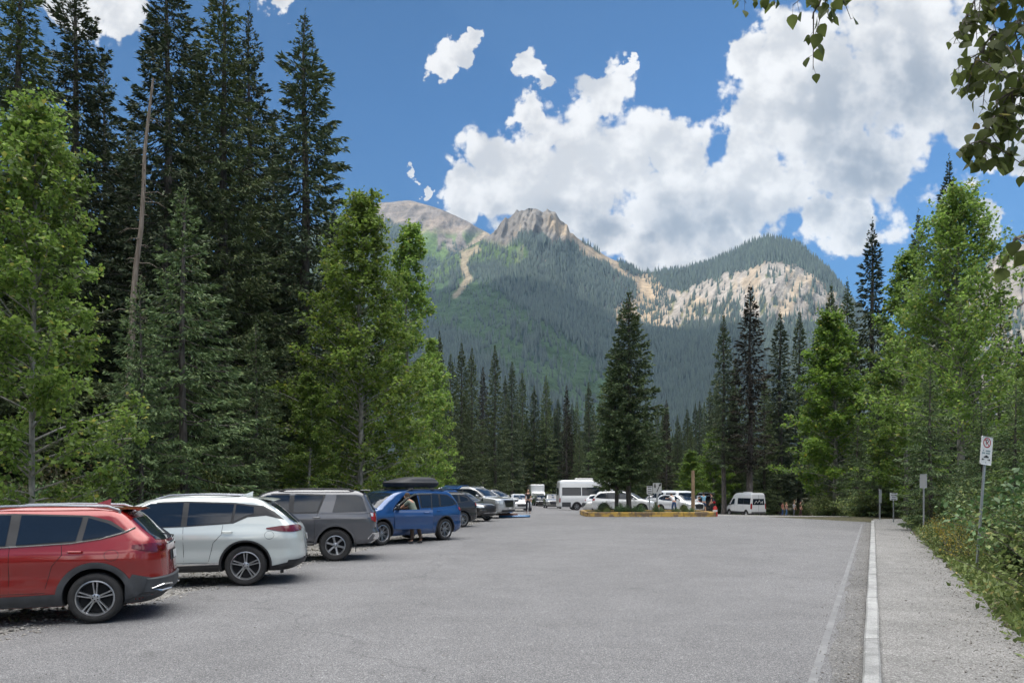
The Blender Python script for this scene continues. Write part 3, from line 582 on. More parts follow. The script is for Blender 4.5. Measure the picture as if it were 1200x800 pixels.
def col_main(PX,PY,X,Y,Z):
    n1=fbm(X/60,Y/60+Z/40,5); n2=fbm(PX/14,PY/30,4); n3=fbm(PX/6+PY/26,PY/13,5); wx=PX+18*(fbm(PX/40,PY/40)-.5); wy=PY+18*(fbm(PX/40+9,PY/40)-.5)
    c=np.zeros(X.shape+(3,))+np.array(FOR); c*= (.7+.7*n1)[...,None]
    fo=np.ones(X.shape)          # how wooded
    # avalanche slope of pale green scrub
    g=(1-sm(26,44,seg(wx,wy,[(505,345),(560,365),(620,405),(670,445),(700,470)])))*sm(.30,.42,n2+.08)
    c=lerp(c,GRN,g*.95); fo*=1-.93*g
    g2=(1-sm(14,26,seg(wx,wy,[(505,300),(530,298),(575,292),(600,300)]))); c=lerp(c,(.055,.088,.036),g2*.9); fo*=1-.85*g2
    # gully scree
    q=1-sm(2,6,seg(wx,wy,[(560,290),(545,298),(543,315),(548,330),(530,345)])+7*(n2-.5)); c=lerp(c,(.19,.16,.12),q*.85); fo*=1-q
    # middle peak: rock top
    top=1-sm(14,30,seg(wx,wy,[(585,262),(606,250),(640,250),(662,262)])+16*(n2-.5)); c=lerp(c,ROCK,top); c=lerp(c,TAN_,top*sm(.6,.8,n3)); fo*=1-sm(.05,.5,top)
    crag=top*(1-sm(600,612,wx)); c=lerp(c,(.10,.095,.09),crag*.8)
    rd=1-sm(2,9,seg(wx,wy,[(655,262),(690,290),(720,308),(745,326),(762,345)])+10*(n2-.5)); c=lerp(c,TAN_,rd*.95); fo*=1-rd
    ms=(1-sm(20,42,seg(wx,wy,[(640,295),(690,325),(740,355)])))*sm(.45,.6,n3); c=lerp(c,ROCK,ms*.7); fo*=1-.35*ms
    fan=1-sm(10,24,seg(wx,wy,[(765,338),(760,360),(735,372),(790,372)])+12*(n2-.5)); c=lerp(c,TAN_,fan*.95); fo*=1-.85*fan
    # right mountain: cliffs
    yl=np.interp(wx,[745,800,850,900,940,965,985,1010],[340,334,318,305,311,326,345,380]); cl=sm(-3,6,wy-yl)*(1-sm(372,392,wy+14*(n3-.5)))*sm(770,792,wx)
    rock=sm(.30,.46,n3+.1*n1); c=lerp(c,PALE,cl*rock); c=lerp(c,TAN_,cl*rock*sm(.55,.7,n2)*.7); c=lerp(c,(.10,.10,.095),cl*rock*sm(.62,.72,fbm(PX/7+PY/14,PY/60,3))*.8)
    c=lerp(c,(.11,.12,.06),cl*(1-rock)*.8); fo*=1-cl*(.55+.43*rock)
    lowr=(1-sm(395,420,wy))*sm(800,830,wx)*sm(375,385,wy)*sm(.5,.62,n3); c=lerp(c,ROCK,lowr*.4)
    return c,fo
def col_far(PX,PY,X,Y,Z):
    n1=fbm(X/90,Y/90+Z/60,5); n2=fbm(PX/12,PY/22,4)
    c=np.zeros(X.shape+(3,))+np.array((.135,.120,.110)); c*=(.65+.7*n1)[...,None]
    tl=np.interp(PX,[420,450,480,520,560,590],[250,262,272,284,292,300]); wo=sm(-8,10,PY-tl+26*(n2-.5)); c=lerp(c,(.04,.055,.035),wo)
    g=(1-sm(10,24,seg(PX,PY,[(500,285),(530,292),(565,290)])))*sm(.4,.5,n2+.1); c=lerp(c,(.075,.12,.04),g*.9)
    st=sm(.50,.66,fbm(PX/30+PY/14,PY/10,5)); c=lerp(c,(.24,.195,.155),st*(1-wo)*.5)
    q=1-sm(5,9,seg(PX,PY,[(578,272),(560,284),(545,300)])); c=lerp(c,(.19,.16,.12),q); return c,wo*(1-g)*(1-q)*.9
def col_rock(PX,PY,X,Y,Z):
    n1=fbm(X/90,Y/90+Z/30,5); n2=fbm(PX/6,PY/30,4); c=np.zeros(X.shape+(3,))+np.array((.19,.172,.155)); c*=(.6+.7*n1)[...,None]; c=lerp(c,(.14,.14,.11),sm(.5,.6,n2)*.6)
    return c,sm(355,380,PY)
mm,nt,bs,o_=newmat('mountain_surface'); at=nt.nodes.new('ShaderNodeVertexColor'); at.layer_name='Col'
tc=nt.nodes.new('ShaderNodeTexCoord'); nz=nt.nodes.new('ShaderNodeTexNoise'); nz.inputs['Scale'].default_value=.035; nz.inputs['Detail'].default_value=12; nz.inputs['Roughness'].default_value=.68; nt.links.new(tc.outputs['Object'],nz.inputs['Vector'])
mr=nt.nodes.new('ShaderNodeMapRange'); mr.inputs['From Min'].default_value=.32; mr.inputs['From Max'].default_value=.68; mr.inputs['To Min'].default_value=.6; mr.inputs['To Max'].default_value=1.35; nt.links.new(nz.outputs['Fac'],mr.inputs['Value'])
mx=nt.nodes.new('ShaderNodeMix'); mx.data_type='RGBA'; mx.blend_type='MULTIPLY'; mx.inputs['Factor'].default_value=1; nt.links.new(at.outputs['Color'],mx.inputs['A']); nt.links.new(mr.outputs['Result'],mx.inputs['B']); nt.links.new(mx.outputs['Result'],bs.inputs['Base Color'])
bp=nt.nodes.new('ShaderNodeBump'); bp.inputs['Strength'].default_value=1; bp.inputs['Distance'].default_value=14; nt.links.new(nz.outputs['Fac'],bp.inputs['Height']); nt.links.new(bp.outputs[0],bs.inputs['Normal']); bs.inputs['Roughness'].default_value=.95; bs.inputs['Specular IOR Level'].default_value=.1
def surf(name,X,Y,Z,col):
    a,b_=X.shape; V=np.stack([X,Y,Z],-1).reshape(-1,3); i=np.arange(a-1)[:,None]*b_+np.arange(b_-1)[None]; Q=np.stack([i,i+b_,i+b_+1,i+1],-1).reshape(-1,4)
    o=link(name,quads(name,V,Q,mm,True,col.reshape(-1,3))); tag(o,kind='structure'); return o
TR=[]
def trees_on(px,X,Y,Z,fo,n,rmin,seed,h0=24):
    rg=np.random.RandomState(seed); a,b_=X.shape; nr=b_-10
    i=rg.rand(n)*(a-1.001); j=(rg.rand(n)**.62)*(nr-1.001); ii=i.astype(int); jj=j.astype(int); fi=(i-ii); fj=(j-jj)
    def s(A): return (A[ii,jj]*(1-fi)+A[ii+1,jj]*fi)*(1-fj)+(A[ii,jj+1]*(1-fi)+A[ii+1,jj+1]*fi)*fj
    x,y,z,f=s(X),s(Y),s(Z),s(fo); k=(rg.rand(n)<f)&(y>rmin); x,y,z=x[k],y[k],z[k]; n=len(x)
    h=h0*(.55+.75*rg.rand(n)); r=h*(.13+.05*rg.rand(n)); th=np.arange(5)*2*PI/5+rg.rand(n)[:,None]*6
    rb=r[:,None]*(.75+.5*rg.rand(n,5))
    B=np.stack([x[:,None]+rb*np.cos(th),y[:,None]+rb*np.sin(th),(z-3)[:,None]+0*th],-1); T=np.stack([x+rg.normal(size=n)*.4,y,z+h],-1)[:,None]
    V=np.concatenate([B,T],1).reshape(-1,3); o=np.arange(n)[:,None]*6; F_=np.stack([np.concatenate([o+q,o+(q+1)%5,o+5],1) for q in range(5)],1).reshape(-1,3)
    TR.append((V,F_))
M_FARF,nt,bs,o_=newmat('distant_conifers'); g=nt.nodes.new('ShaderNodeNewGeometry'); r=nt.nodes.new('ShaderNodeValToRGB')
r.color_ramp.elements[0].color=(.006,.015,.017,1); r.color_ramp.elements[1].color=(.030,.050,.040,1); nt.links.new(g.outputs['Random Per Island'],r.inputs['Fac']); nt.links.new(r.outputs['Color'],bs.inputs['Base Color']); bs.inputs['Roughness'].default_value=.9
crestB=[(250,560),(350,520),(430,430),(470,370),(500,322),(530,300),(560,284),(574,276),(583,268),(588,259),(597,256),(604,249),(612,247),(620,244),(630,245),(636,249),(642,246),(650,250),(655,258),(663,262),(668,273),(685,284),(710,300),(740,313),(752,320),(775,318),(800,316),(830,308),(860,296),(880,285),(900,280),(920,283),(940,290),(960,308),(978,328),(1000,358),(1040,392),(1100,425),(1250,450),(1500,470)]
cols=np.concatenate([np.arange(300,440,5),np.arange(440,1060,1.5),np.arange(1060,1500,6)])
px,X,Y,Z=massif(crestB,[(300,3000),(560,3300),(640,3200),(760,3300),(900,2700),(1000,2600),(1500,2400)],1150,cols,230,95,1.2,3.3)
PX,PY=pxy(X,Y,Z); 
# ribs on the cliffs
cm=sm(775,800,PX)*(1-sm(990,1010,PX))*sm(300,325,PY)*(1-sm(375,400,PY)); rib=(ridg(PX/22+PY/50,PY/60,5)-.5)*55*cm; rib[:,-12:]=0; Y=Y-rib
cm2=(1-sm(22,40,seg(PX,PY,[(590,262),(650,262)]))); rb2=(ridg(PX/9+PY/30,PY/30,5)-.5)*100*cm2; rb2[:,-11:]=0; Y=Y-rb2
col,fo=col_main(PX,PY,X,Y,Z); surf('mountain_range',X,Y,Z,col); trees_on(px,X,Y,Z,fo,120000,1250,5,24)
crestA=[(100,330),(330,280),(400,252),(440,238),(480,235),(500,240),(520,246),(545,258),(572,273),(600,292),(700,360),(800,420)]
px,X,Y,Z=massif(crestA,[(100,4300),(800,4300)],2500,np.concatenate([np.arange(100,430,6),np.arange(430,620,1.5),np.arange(620,800,6)]),150,90,1.0,8.1)
PX,PY=pxy(X,Y,Z); rb=(ridg(PX/34+PY/50,PY/40,5)-.5)*70*sm(230,245,PY); rb[:,-11:]=0; Y=Y-rb; col,fo=col_far(PX,PY,X,Y,Z); surf('far_mountain',X,Y,Z,col); trees_on(px,X,Y,Z,fo,26000,3000,6,24)
crestD=[(1050,430),(1100,385),(1135,345),(1160,303),(1178,292),(1200,285),(1250,262),(1320,275),(1500,330)]
px,X,Y,Z=massif(crestD,[(1050,2700),(1500,2400)],1500,np.arange(1050,1500,3),120,70,3,2.2)
PX,PY=pxy(X,Y,Z); rb=(ridg(PX/16,PY/60,4)-.5)*70; rb[:,-11:]=0; Y=Y-rb; col,fo=col_rock(PX,PY,X,Y,Z); surf('right_mountain',X,Y,Z,col); trees_on(px,X,Y,Z,fo,6000,1500,7,24)
Vs=[];Fs=[];o=0
for V,f in TR: Vs.append(V); Fs.append(f+o); o+=len(V)
tag(link('mountain_forest',quads('mountain_forest',np.vstack(Vs),np.vstack(Fs),M_FARF)),kind='stuff')
# unseen ridge added left of view, crest shaped to shade lot and lower slopes
SAZ=math.radians(-135); SEL=math.radians(20)
l=np.linspace(-3000,1500,46); a=np.linspace(-1900,-700,15)
ctrl_l=[-3000,-2298,-1900,-1500,-1096,-500,0,700,1500]; ctrl_h=[2150,2010,1985,1890,1750,1050,560,450,250]
H=np.interp(l,ctrl_l,ctrl_h)+30*(fbm(l/150,l*0)-.5)
A,Lm=np.meshgrid(a,l); prof=np.clip(1-np.abs(A+1100)/np.where(A<-1100,820,420),0,1)
Zr=H[:,None]*prof-3+60*(fbm(A/180,Lm/180)-.5)*prof*(1-prof)*4
Xr=A*.7071+Lm*.7071; Yr=A*.7071-Lm*.7071
n1=fbm(Xr/100,Yr/100); surf('shade_ridge',Xr,Yr,Zr,np.array([.05,.06,.04])+0*n1[...,None])
# ================================================================ VEHICLES   (local frame: rear axle at the origin, +X forward, +Y left)
def curve_(pts):
    z,x=np.array(pts,float).T; zz=np.linspace(z[0],z[-1],700); xx=np.interp(zz,z,x); k=max(3,int(.018/((z[-1]-z[0])/700))); ker=np.hanning(2*k+3)[1:-1]; ker/=ker.sum()
    h=len(ker)//2; xp=np.concatenate([2*xx[0]-xx[h:0:-1],xx,2*xx[-1]-xx[-2:-h-2:-1]]); xs=np.convolve(xp,ker,'valid'); return lambda q: np.interp(q,zz,xs)
class Shell:
    def __init__(s,rear,front,width,cr=((.2,.35),(3,.3)),cf=((.2,.6),(3,.4)),n=2.7,hip=0):
        s.xr=curve_(rear); s.xf=curve_(front); s.w=curve_(width); s.z0=rear[0][0]; s.z1=rear[-1][0]
        s.cr=lambda z,c=np.array(cr,float).T: np.interp(z,c[0],c[1]); s.cf=lambda z,c=np.array(cf,float).T: np.interp(z,c[0],c[1]); s.n=n; s.hip=hip
    def half(s,x,z):
        return s.w(z)+s.hip*np.exp(-((np.asarray(x,float)-0)/.55)**2)*np.exp(-((np.asarray(z,float)-.85)/.16)**2)
    def side(s,x,z):
        x,z=np.broadcast_arrays(np.asarray(x,float),np.asarray(z,float)); xr,xf=s.xr(z),s.xf(z); L=xf-xr; cr=np.minimum(s.cr(z),L*.49); cf=np.minimum(s.cf(z),L*.49)
        t=np.maximum(np.clip((xr+cr-x)/cr,0,1),np.clip((x-(xf-cf))/cf,0,1)); return s.half(x,z)*np.maximum(1-t**s.n,0)**(1/s.n)
    def end(s,y,z,front=True):
        y,z=np.broadcast_arrays(np.asarray(y,float),np.asarray(z,float)); w=s.w(z); t=np.maximum(1-np.minimum(abs(y)/w,1)**s.n,0)**(1/s.n); L=s.xf(z)-s.xr(z)
        if front: c=np.minimum(s.cf(z),L*.49); return s.xf(z)-c+c*t
        c=np.minimum(s.cr(z),L*.49); return s.xr(z)+c-c*t
    def body_mesh(s,name,m,nz=46):
        zs=s.z0+(s.z1-s.z0)*np.linspace(0,1,nz)**.92; zs=np.concatenate([zs[:-1],np.linspace(zs[-2],zs[-1],4)[1:]]); rings=[]
        for z in zs:
            xr,xf=float(s.xr(z)),float(s.xf(z)); L=xf-xr; cr=min(float(s.cr(z)),L*.49); cf=min(float(s.cf(z)),L*.49)
            th=np.linspace(0,PI/2,9); p=2/s.n; w=float(s.w(z))
            ra=np.c_[xr+cr-cr*np.cos(th)**p,w*np.sin(th)**p]; fa=np.c_[xf-cf+cf*np.sin(th)**p,w*np.cos(th)**p]
            mid=np.linspace(xr+cr,xf-cf,26)[1:-1]; half=np.vstack([ra,np.c_[mid,0*mid+w],fa]); half[:,1]=np.where(half[:,1]>w*.98,s.half(half[:,0],z)*half[:,1]/w,half[:,1])
            o=half[1:-1][::-1].copy(); o[:,1]*=-1; ring=np.vstack([half,o]); rings.append(np.c_[ring,np.full(len(ring),z)])
        m_=len(rings[0]); V=np.vstack(rings); k=len(rings); b=MB()
        Fc=[tuple(range(m_)),tuple(range(k*m_-1,(k-1)*m_-1,-1))]+[(i*m_+j,(i+1)*m_+j,(i+1)*m_+(j+1)%m_,i*m_+(j+1)%m_) for i in range(k-1) for j in range(m_)]
        b.add(V,Fc); return b.mesh(name,m,38)
def boolcut(me,cutters,m_in,name):
    o=bpy.data.objects.new('tmp',me); C.objects.link(o); cs=[]
    for cm in cutters:
        c=bpy.data.objects.new('tmpc',cm); C.objects.link(c); cs.append(c); md=o.modifiers.new('b','BOOLEAN'); md.operation='DIFFERENCE'; md.solver='EXACT'; md.object=c
        md.material_mode='TRANSFER'
    dg=bpy.context.evaluated_depsgraph_get(); dg.update(); r=bpy.data.meshes.new_from_object(o.evaluated_get(dg)); r.name=name
    for c in cs: bpy.data.objects.remove(c)
    bpy.data.objects.remove(o)
    try: r.set_sharp_from_angle(angle=math.radians(38))
    except Exception: pass
    return r
def cylm(c,r,y0,y1,m,n=40):
    b=MB(); th=np.arange(n)*2*PI/n; V=np.vstack([np.c_[c[0]+r*np.cos(th),np.full(n,y),c[1]+r*np.sin(th)] for y in (y0,y1)])
    b.add(V,[tuple(range(n)),tuple(range(2*n-1,n-1,-1))]+[(j,n+j,n+(j+1)%n,(j+1)%n) for j in range(n)]); return b.mesh('cut',m,0)
def side_patch(sh,cols,nz,off,sgn,mb,sub=4):
    """cols: (x bottom, z bottom, x top, z top) from rear to front"""
    c=np.array(cols,float); k=len(c); u=np.linspace(0,k-1,(k-1)*sub+1); c=np.stack([np.interp(u,np.arange(k),c[:,i]) for i in range(4)],1)
    t=np.linspace(0,1,nz+1)[None]; x=c[:,0:1]*(1-t)+c[:,2:3]*t; z=c[:,1:2]*(1-t)+c[:,3:4]*t; x=np.clip(x,sh.xr(z)+.03,sh.xf(z)-.12); y=sgn*(sh.side(x,z)+off); G_=np.stack([x,y,z],-1)
    mb.grid(G_ if sgn>0 else G_[::-1])
def end_patch(sh,cols,nz,off,front,mb,sub=4):
    """cols: (y bottom, z bottom, y top, z top)"""
    c=np.array(cols,float); k=len(c); u=np.linspace(0,k-1,(k-1)*sub+1); c=np.stack([np.interp(u,np.arange(k),c[:,i]) for i in range(4)],1)
    t=np.linspace(0,1,nz+1)[None]; y=c[:,0:1]*(1-t)+c[:,2:3]*t; z=c[:,1:2]*(1-t)+c[:,3:4]*t; x=sh.end(y,z,front)+(off if front else -off); G_=np.stack([x,y,z],-1)
    mb.grid(G_[::-1] if front else G_)
def side_line(sh,pts,r,off,sgn,mb,n=5,sub=6):
    p=np.array(pts,float); u=np.linspace(0,len(p)-1,(len(p)-1)*sub+1); x=np.interp(u,np.arange(len(p)),p[:,0]); z=np.interp(u,np.arange(len(p)),p[:,1])
    mb.tube(np.stack([x,sgn*(sh.side(x,z)+off),z],1),r,n)
# ---- wheels
WC={}
def wheel_meshes(R,style,rim_m):
    key=(R,style,rim_m.name)
    if key in WC: return WC[key]
    rr_=R*{'at':.62,'van':.62}.get(style,.70); w=.115 if style!='at' else .13
    b=MB(); sh=R-rr_
    prof=[(rr_,-w*.9),(rr_+sh*.3,-w*1.02),(R-.035,-w),(R-.008,-w*.78),(R,-w*.5),(R,w*.5),(R-.008,w*.78),(R-.035,w),(rr_+sh*.3,w*1.02),(rr_,w*.9)]
    b.lathe(prof,44,'y',close=True)
    if style=='at':
        for i in range(36):
            a=i*2*PI/36
            for yy in (-.09,.09): b.box(((R+.002)*math.cos(a),yy,(R+.002)*math.sin(a)),(.035,.055,.022),R=[[math.cos(a),0,-math.sin(a)],[0,1,0],[math.sin(a),0,math.cos(a)]] if False else [[-math.sin(a),0,math.cos(a)],[0,1,0],[math.cos(a),0,math.sin(a)]])
    ty=b.mesh('tyre',RUBBER,40)
    b=MB(); b.lathe([(rr_+.004,w*.92),(rr_-.012,w*.95),(rr_-.022,w*.80),(rr_-.03,-w*.9),(rr_-.01,-w*.92),(rr_+.004,-w*.9)],40,'y',close=True)   # barrel, outer lip at +y
    nsp={'five':5,'at':6,'ten':10,'van':5,'multi':7}[style]
    for i in range(nsp):
        a=i*2*PI/nsp+.3
        for q in ((-.13,.13) if style in('five','multi') else (0,)):
            wd_={'five':.030,'at':.062,'ten':.028,'van':.10,'multi':.024}[style]
            r0,r1=rr_*.20,rr_-.012; ca,sa=math.cos(a),math.sin(a); dx=np.array([ca,0,sa]); tx=np.array([-sa,0,ca])
            V=[]
            for r_,ww,yy,sk in ((r0,wd_*1.05,w*.62,q*.35),(rr_*.6,wd_*.85,w*.70,q*.75),(r1,wd_*1.15,w*.80,q)):
                for (sx,dy) in ((-1,-.03),(-.6,0),(.6,0),(1,-.03)): V.append(dx*r_+tx*(sk*rr_*.9+sx*ww*.5*(R/.36))+np.array([0,yy+dy,0]))
            b.add(V,[(l*4+j,l*4+j+1,l*4+j+5,l*4+j+4) for l in range(2) for j in range(3)]+[(0,3,2,1),(8,9,10,11)])
    b.lathe([(rr_*.24,w*.45),(rr_*.24,w*.62),(rr_*.16,w*.70),(.0,w*.71)],20,'y')
    rim=b.mesh('rim',rim_m,35)
    b=MB(); b.lathe([(rr_-.03,w*.1),(rr_-.03,w*.2),(rr_*.80,w*.22),(.02,w*.22),(.02,w*.1)],30,'y'); 
    for i in range(5): a=i*2*PI/5; b.lathe([(.010,w*.70),(.010,w*.735),(0,w*.735)],8,'y',c=(rr_*.14*math.cos(a),0,rr_*.14*math.sin(a)))
    br=b.mesh('brake',DARKIN,30)
    WC[key]=(ty,rim,br); return WC[key]
def add_wheels(e,xs,y,R,style='five',rim=None,steer=0,w=.115):
    rim=rim or ALLOY; ty,ri,br=wheel_meshes(R,style,rim)
    for x in xs:
        for s in (1,-1):
            o=link('wheel',ty,e); o.location=(x,s*(y-w),R); o.rotation_euler=(0,0.35*x,(0 if s>0 else PI)+(steer if x>1 else 0))
            a=link('rim',ri,o); d=link('brake',br,o)
# ---- generic passenger vehicle
def ground_pose(e,x,y,az,lx,ly,sc_=1):
    """put local point (lx,ly) of the vehicle on world (x,y), heading az clockwise from +Y"""
    rz=PI/2-math.radians(az); c,s=math.cos(rz),math.sin(rz); X=x-sc_*(lx*c-ly*s); Y=y-sc_*(lx*s+ly*c)
    e.location=(X,Y,float(gz(X,Y))+.03); e.rotation_euler=(0,0,rz); e.scale=(sc_,)*3
def arch_trim(sh,cx,R,r0,r1,sgn,mb,zmin,off=.014,a0=-25,a1=205):
    th=np.radians(np.linspace(a0,a1,30)); rs=np.array([r0,r0,(r0+r1)/2,r1,r1]); of=np.array([-.05,off,off+.006,off,-.005])
    x=cx+rs[None]*np.cos(th)[:,None]; z=np.maximum(R+rs[None]*np.sin(th)[:,None],zmin); y=sgn*(sh.side(x,z)+of[None]); G_=np.stack([x,y,z],-1)
    mb.grid(G_ if sgn<0 else G_[::-1])
def vehicle(label,name,cat,S,pm,group=None,detail=2):
    e=empty(name,(0,0,0)); tag(e,label,cat,group); sh=S['sh']; wb,R=S['wb'],S['R']; Wd=S['Wd']; ra=S.get('ra',R+.065)
    key=('body',id(S),pm.name)
    if key not in WC:
        me=sh.body_mesh('body',pm)
        cu=[cylm((cx,R+.01),ra,sg*(Wd-.34),sg*(Wd+.3),DARKIN) if sg>0 else cylm((cx,R+.01),ra,-(Wd+.3),-(Wd-.34),DARKIN) for cx in (0,wb) for sg in (1,-1)]
        for cc in S.get('cut',[]): cu.append(cc)
        WC[key]=boolcut(me,cu,DARKIN,'body')
    link('body',WC[key],e)
    def add(name,m,fn,smooth=30,par=None):
        k=(name,id(S),m.name,getattr(fn,'k',None))
        if k not in WC:
            b=MB(); fn(b); WC[k]=b.mesh(name,m,smooth)
        return link(name,WC[k],par or e)
    i=0
    for nm,m,fn in S['parts']:
        i+=1; fn.k=i
        if isinstance(fn,tuple): continue
        add(nm,(pm if m=='paint' else m),fn)
    add_wheels(e,[0,wb],Wd-.005,R,S.get('ws','five'),S.get('rim',ALLOY),S.get('steer',0))
    return e
def both(f): return [lambda b,s=s:f(b,s) for s in (1,-1)]
def mk_parts(sh,S):
    """list of (name, material, builder) for a spec of window columns, lights and trim"""
    P_=[]; wb,R=S['wb'],S['R']; ra=S.get('ra',R+.065)
    for s in (1,-1):
        if 'frame' in S: P_.append(('window_surround',S.get('framem',BLACKP),lambda b,s=s:side_patch(sh,S['frame'],6,.0035,s,b)))
        for w in S['win']: P_.append(('side_window',GLASS,lambda b,s=s,w=w:side_patch(sh,w,6,.009,s,b)))
        if 'chrome' in S: P_.append(('window_trim',S.get('chromem',CHROME),lambda b,s=s:side_line(sh,S['chrome'],.011,.008,s,b)))
        for ln in S.get('seams',[]): P_.append(('door_gap',SEAM,lambda b,s=s,ln=ln:side_line(sh,ln,.0045,-.001,s,b,4)))
        for (hx,hz) in S.get('handles',[]):
            def hf(b,s=s,hx=hx,hz=hz):
                y=float(sh.side(hx,hz)); b.tube([(hx-.09,s*(y+.004),hz),(hx-.075,s*(y+.04),hz),(hx+.075,s*(y+.043),hz+.004),(hx+.09,s*(y+.004),hz)],[.010,.014,.014,.010],6)
            P_.append(('door_handle',S.get('handlem','paint'),hf))
        if S.get('clad'): 
            P_.extend([('wheel_arch_trim',S['clad'],lambda b,s=s,cx=cx:arch_trim(sh,cx,R+.01,ra-.006,ra+S.get('aw',.055),s,b,sh.z0+.01)) for cx in (0,wb)])
            P_.append(('sill_trim',S['clad'],lambda b,s=s:side_patch(sh,[(ra+.03,sh.z0+.005,ra+.03,S['sz']),(wb/2,sh.z0+.005,wb/2,S['sz']-.02),(wb-ra-.03,sh.z0+.005,wb-ra-.03,S['sz'])],3,.011,s,b)))
        if 'rail' in S:
            def rf(b,s=s):
                p=np.array(S['rail'],float); b.tube(np.c_[p[:,0],s*p[:,1],p[:,2]],S.get('railr',.018),8)
                for q in S.get('railfeet',[p[0],p[-1]]): b.tube([(q[0],s*q[1],q[2]),(q[0],s*(q[1]),q[2]-.08)],.022,6)
            P_.append(('roof_rail',S.get('railm',BLACKP),rf))
        if 'mirror' in S:
            def mf(b,s=s):
                x,z=S['mirror']; y=float(sh.side(x,z)); b.rbox((x,s*(y+.17),z+.05),(.12,.22,.15),.045,3); b.tube([(x,s*(y-.02),z),(x,s*(y+.10),z+.02)],[.035,.03],6)
            P_.append(('mirror',S.get('mirrorm','paint'),mf))
        for w in S.get('tail',[]): P_.append(('tail_light',REDL,lambda b,s=s,w=w:side_patch(sh,w,4,.012,s,b,6)))
        for w in S.get('rtail',[]): P_.append(('tail_light',REDL,lambda b,s=s,w=w:end_patch(sh,[(s*a,z0,s*c,z1) for a,z0,c,z1 in (w if s>0 else w)][::s],4,.012,False,b,6)))
        for w in S.get('head',[]): P_.append(('headlight',HEADL,lambda b,s=s,w=w:side_patch(sh,w,4,.010,s,b,6)))
        for w in S.get('fhead',[]): P_.append(('headlight',HEADL,lambda b,s=s,w=w:end_patch(sh,[(s*a,z0,s*c,z1) for a,z0,c,z1 in w][::s],4,.010,True,b,6)))
        for w,m in S.get('extra',[]): P_.append(('side_trim',m,lambda b,s=s,w=w:side_patch(sh,w,4,.010,s,b)))
    for w in S.get('wind',[]): P_.append(('windscreen',GLASS,lambda b,w=w:end_patch(sh,w,10,.007,True,b)))
    for w in S.get('rwin',[]): P_.append(('rear_window',GLASS,lambda b,w=w:end_patch(sh,w,8,.007,False,b)))
    for nm,w,m,off in S.get('rear',[]): P_.append((nm,m,lambda b,w=w,off=off:end_patch(sh,w,5,off,False,b,5)))
    for nm,w,m,off in S.get('frontp',[]): P_.append((nm,m,lambda b,w=w,off=off:end_patch(sh,w,5,off,True,b,5)))
    for nm,m,fn in S.get('more',[]): P_.append((nm,m,fn))
    return P_
def sym(c):  # mirror half columns to the full width, left to right
    c=[tuple(q) for q in c]; return [(-a,b,-c_,d) for a,b,c_,d in c[::-1]]+c
def suv(ro=.93,wb=2.70,fo=.88,H=1.66,Wd=.92,R=.355,**k):
    """profile of a modern crossover, every knot can be overridden"""
    h=H-1.65; fe=wb+fo
    rear=k.pop('rearp',None) or [(.24,-ro+.20),(.36,-ro+.04),(.55,-ro),(.78,-ro+.015),(.95,-ro+.03),(1.05,-ro+.05),(1.14,-ro+.10),(1.30+h,-ro+.26),(1.48+h,-ro+.44),(1.57+h,-ro+.56),(1.62+h,-ro+.80),(1.65+h,-ro+1.35)]
    front=k.pop('frontpf',None) or [(.24,fe-.22),(.34,fe-.06),(.55,fe),(.75,fe-.01),(.88,fe-.10),(.97,fe-.35),(1.03,fe-.75),(1.08,fe-1.05),(1.16,fe-1.18),(1.30+h,fe-1.38),(1.48+h,fe-1.68),(1.57+h,fe-1.88),(1.62+h,fe-2.15),(1.65+h,fe-2.6)]
    width=k.pop('widthp',None) or [(.24,Wd-.10),(.34,Wd-.035),(.5,Wd-.015),(.66,Wd-.025),(.86,Wd),(.97,Wd-.015),(1.06,Wd-.05),(1.12,Wd-.075),(1.3+h,Wd-.145),(1.50+h,Wd-.225),(1.57+h,Wd-.27),(1.62+h,Wd-.34),(1.65+h,Wd-.48)]
    S=dict(wb=wb,R=R,Wd=Wd,**k); S['sh']=Shell(rear,front,width,k.get('cr',((.2,.42),(.9,.40),(1.3,.26),(2,.22))),k.get('cf',((.2,.75),(.9,.85),(1.1,.45),(2,.35))),k.get('n',2.6),k.get('hip',0)); return S

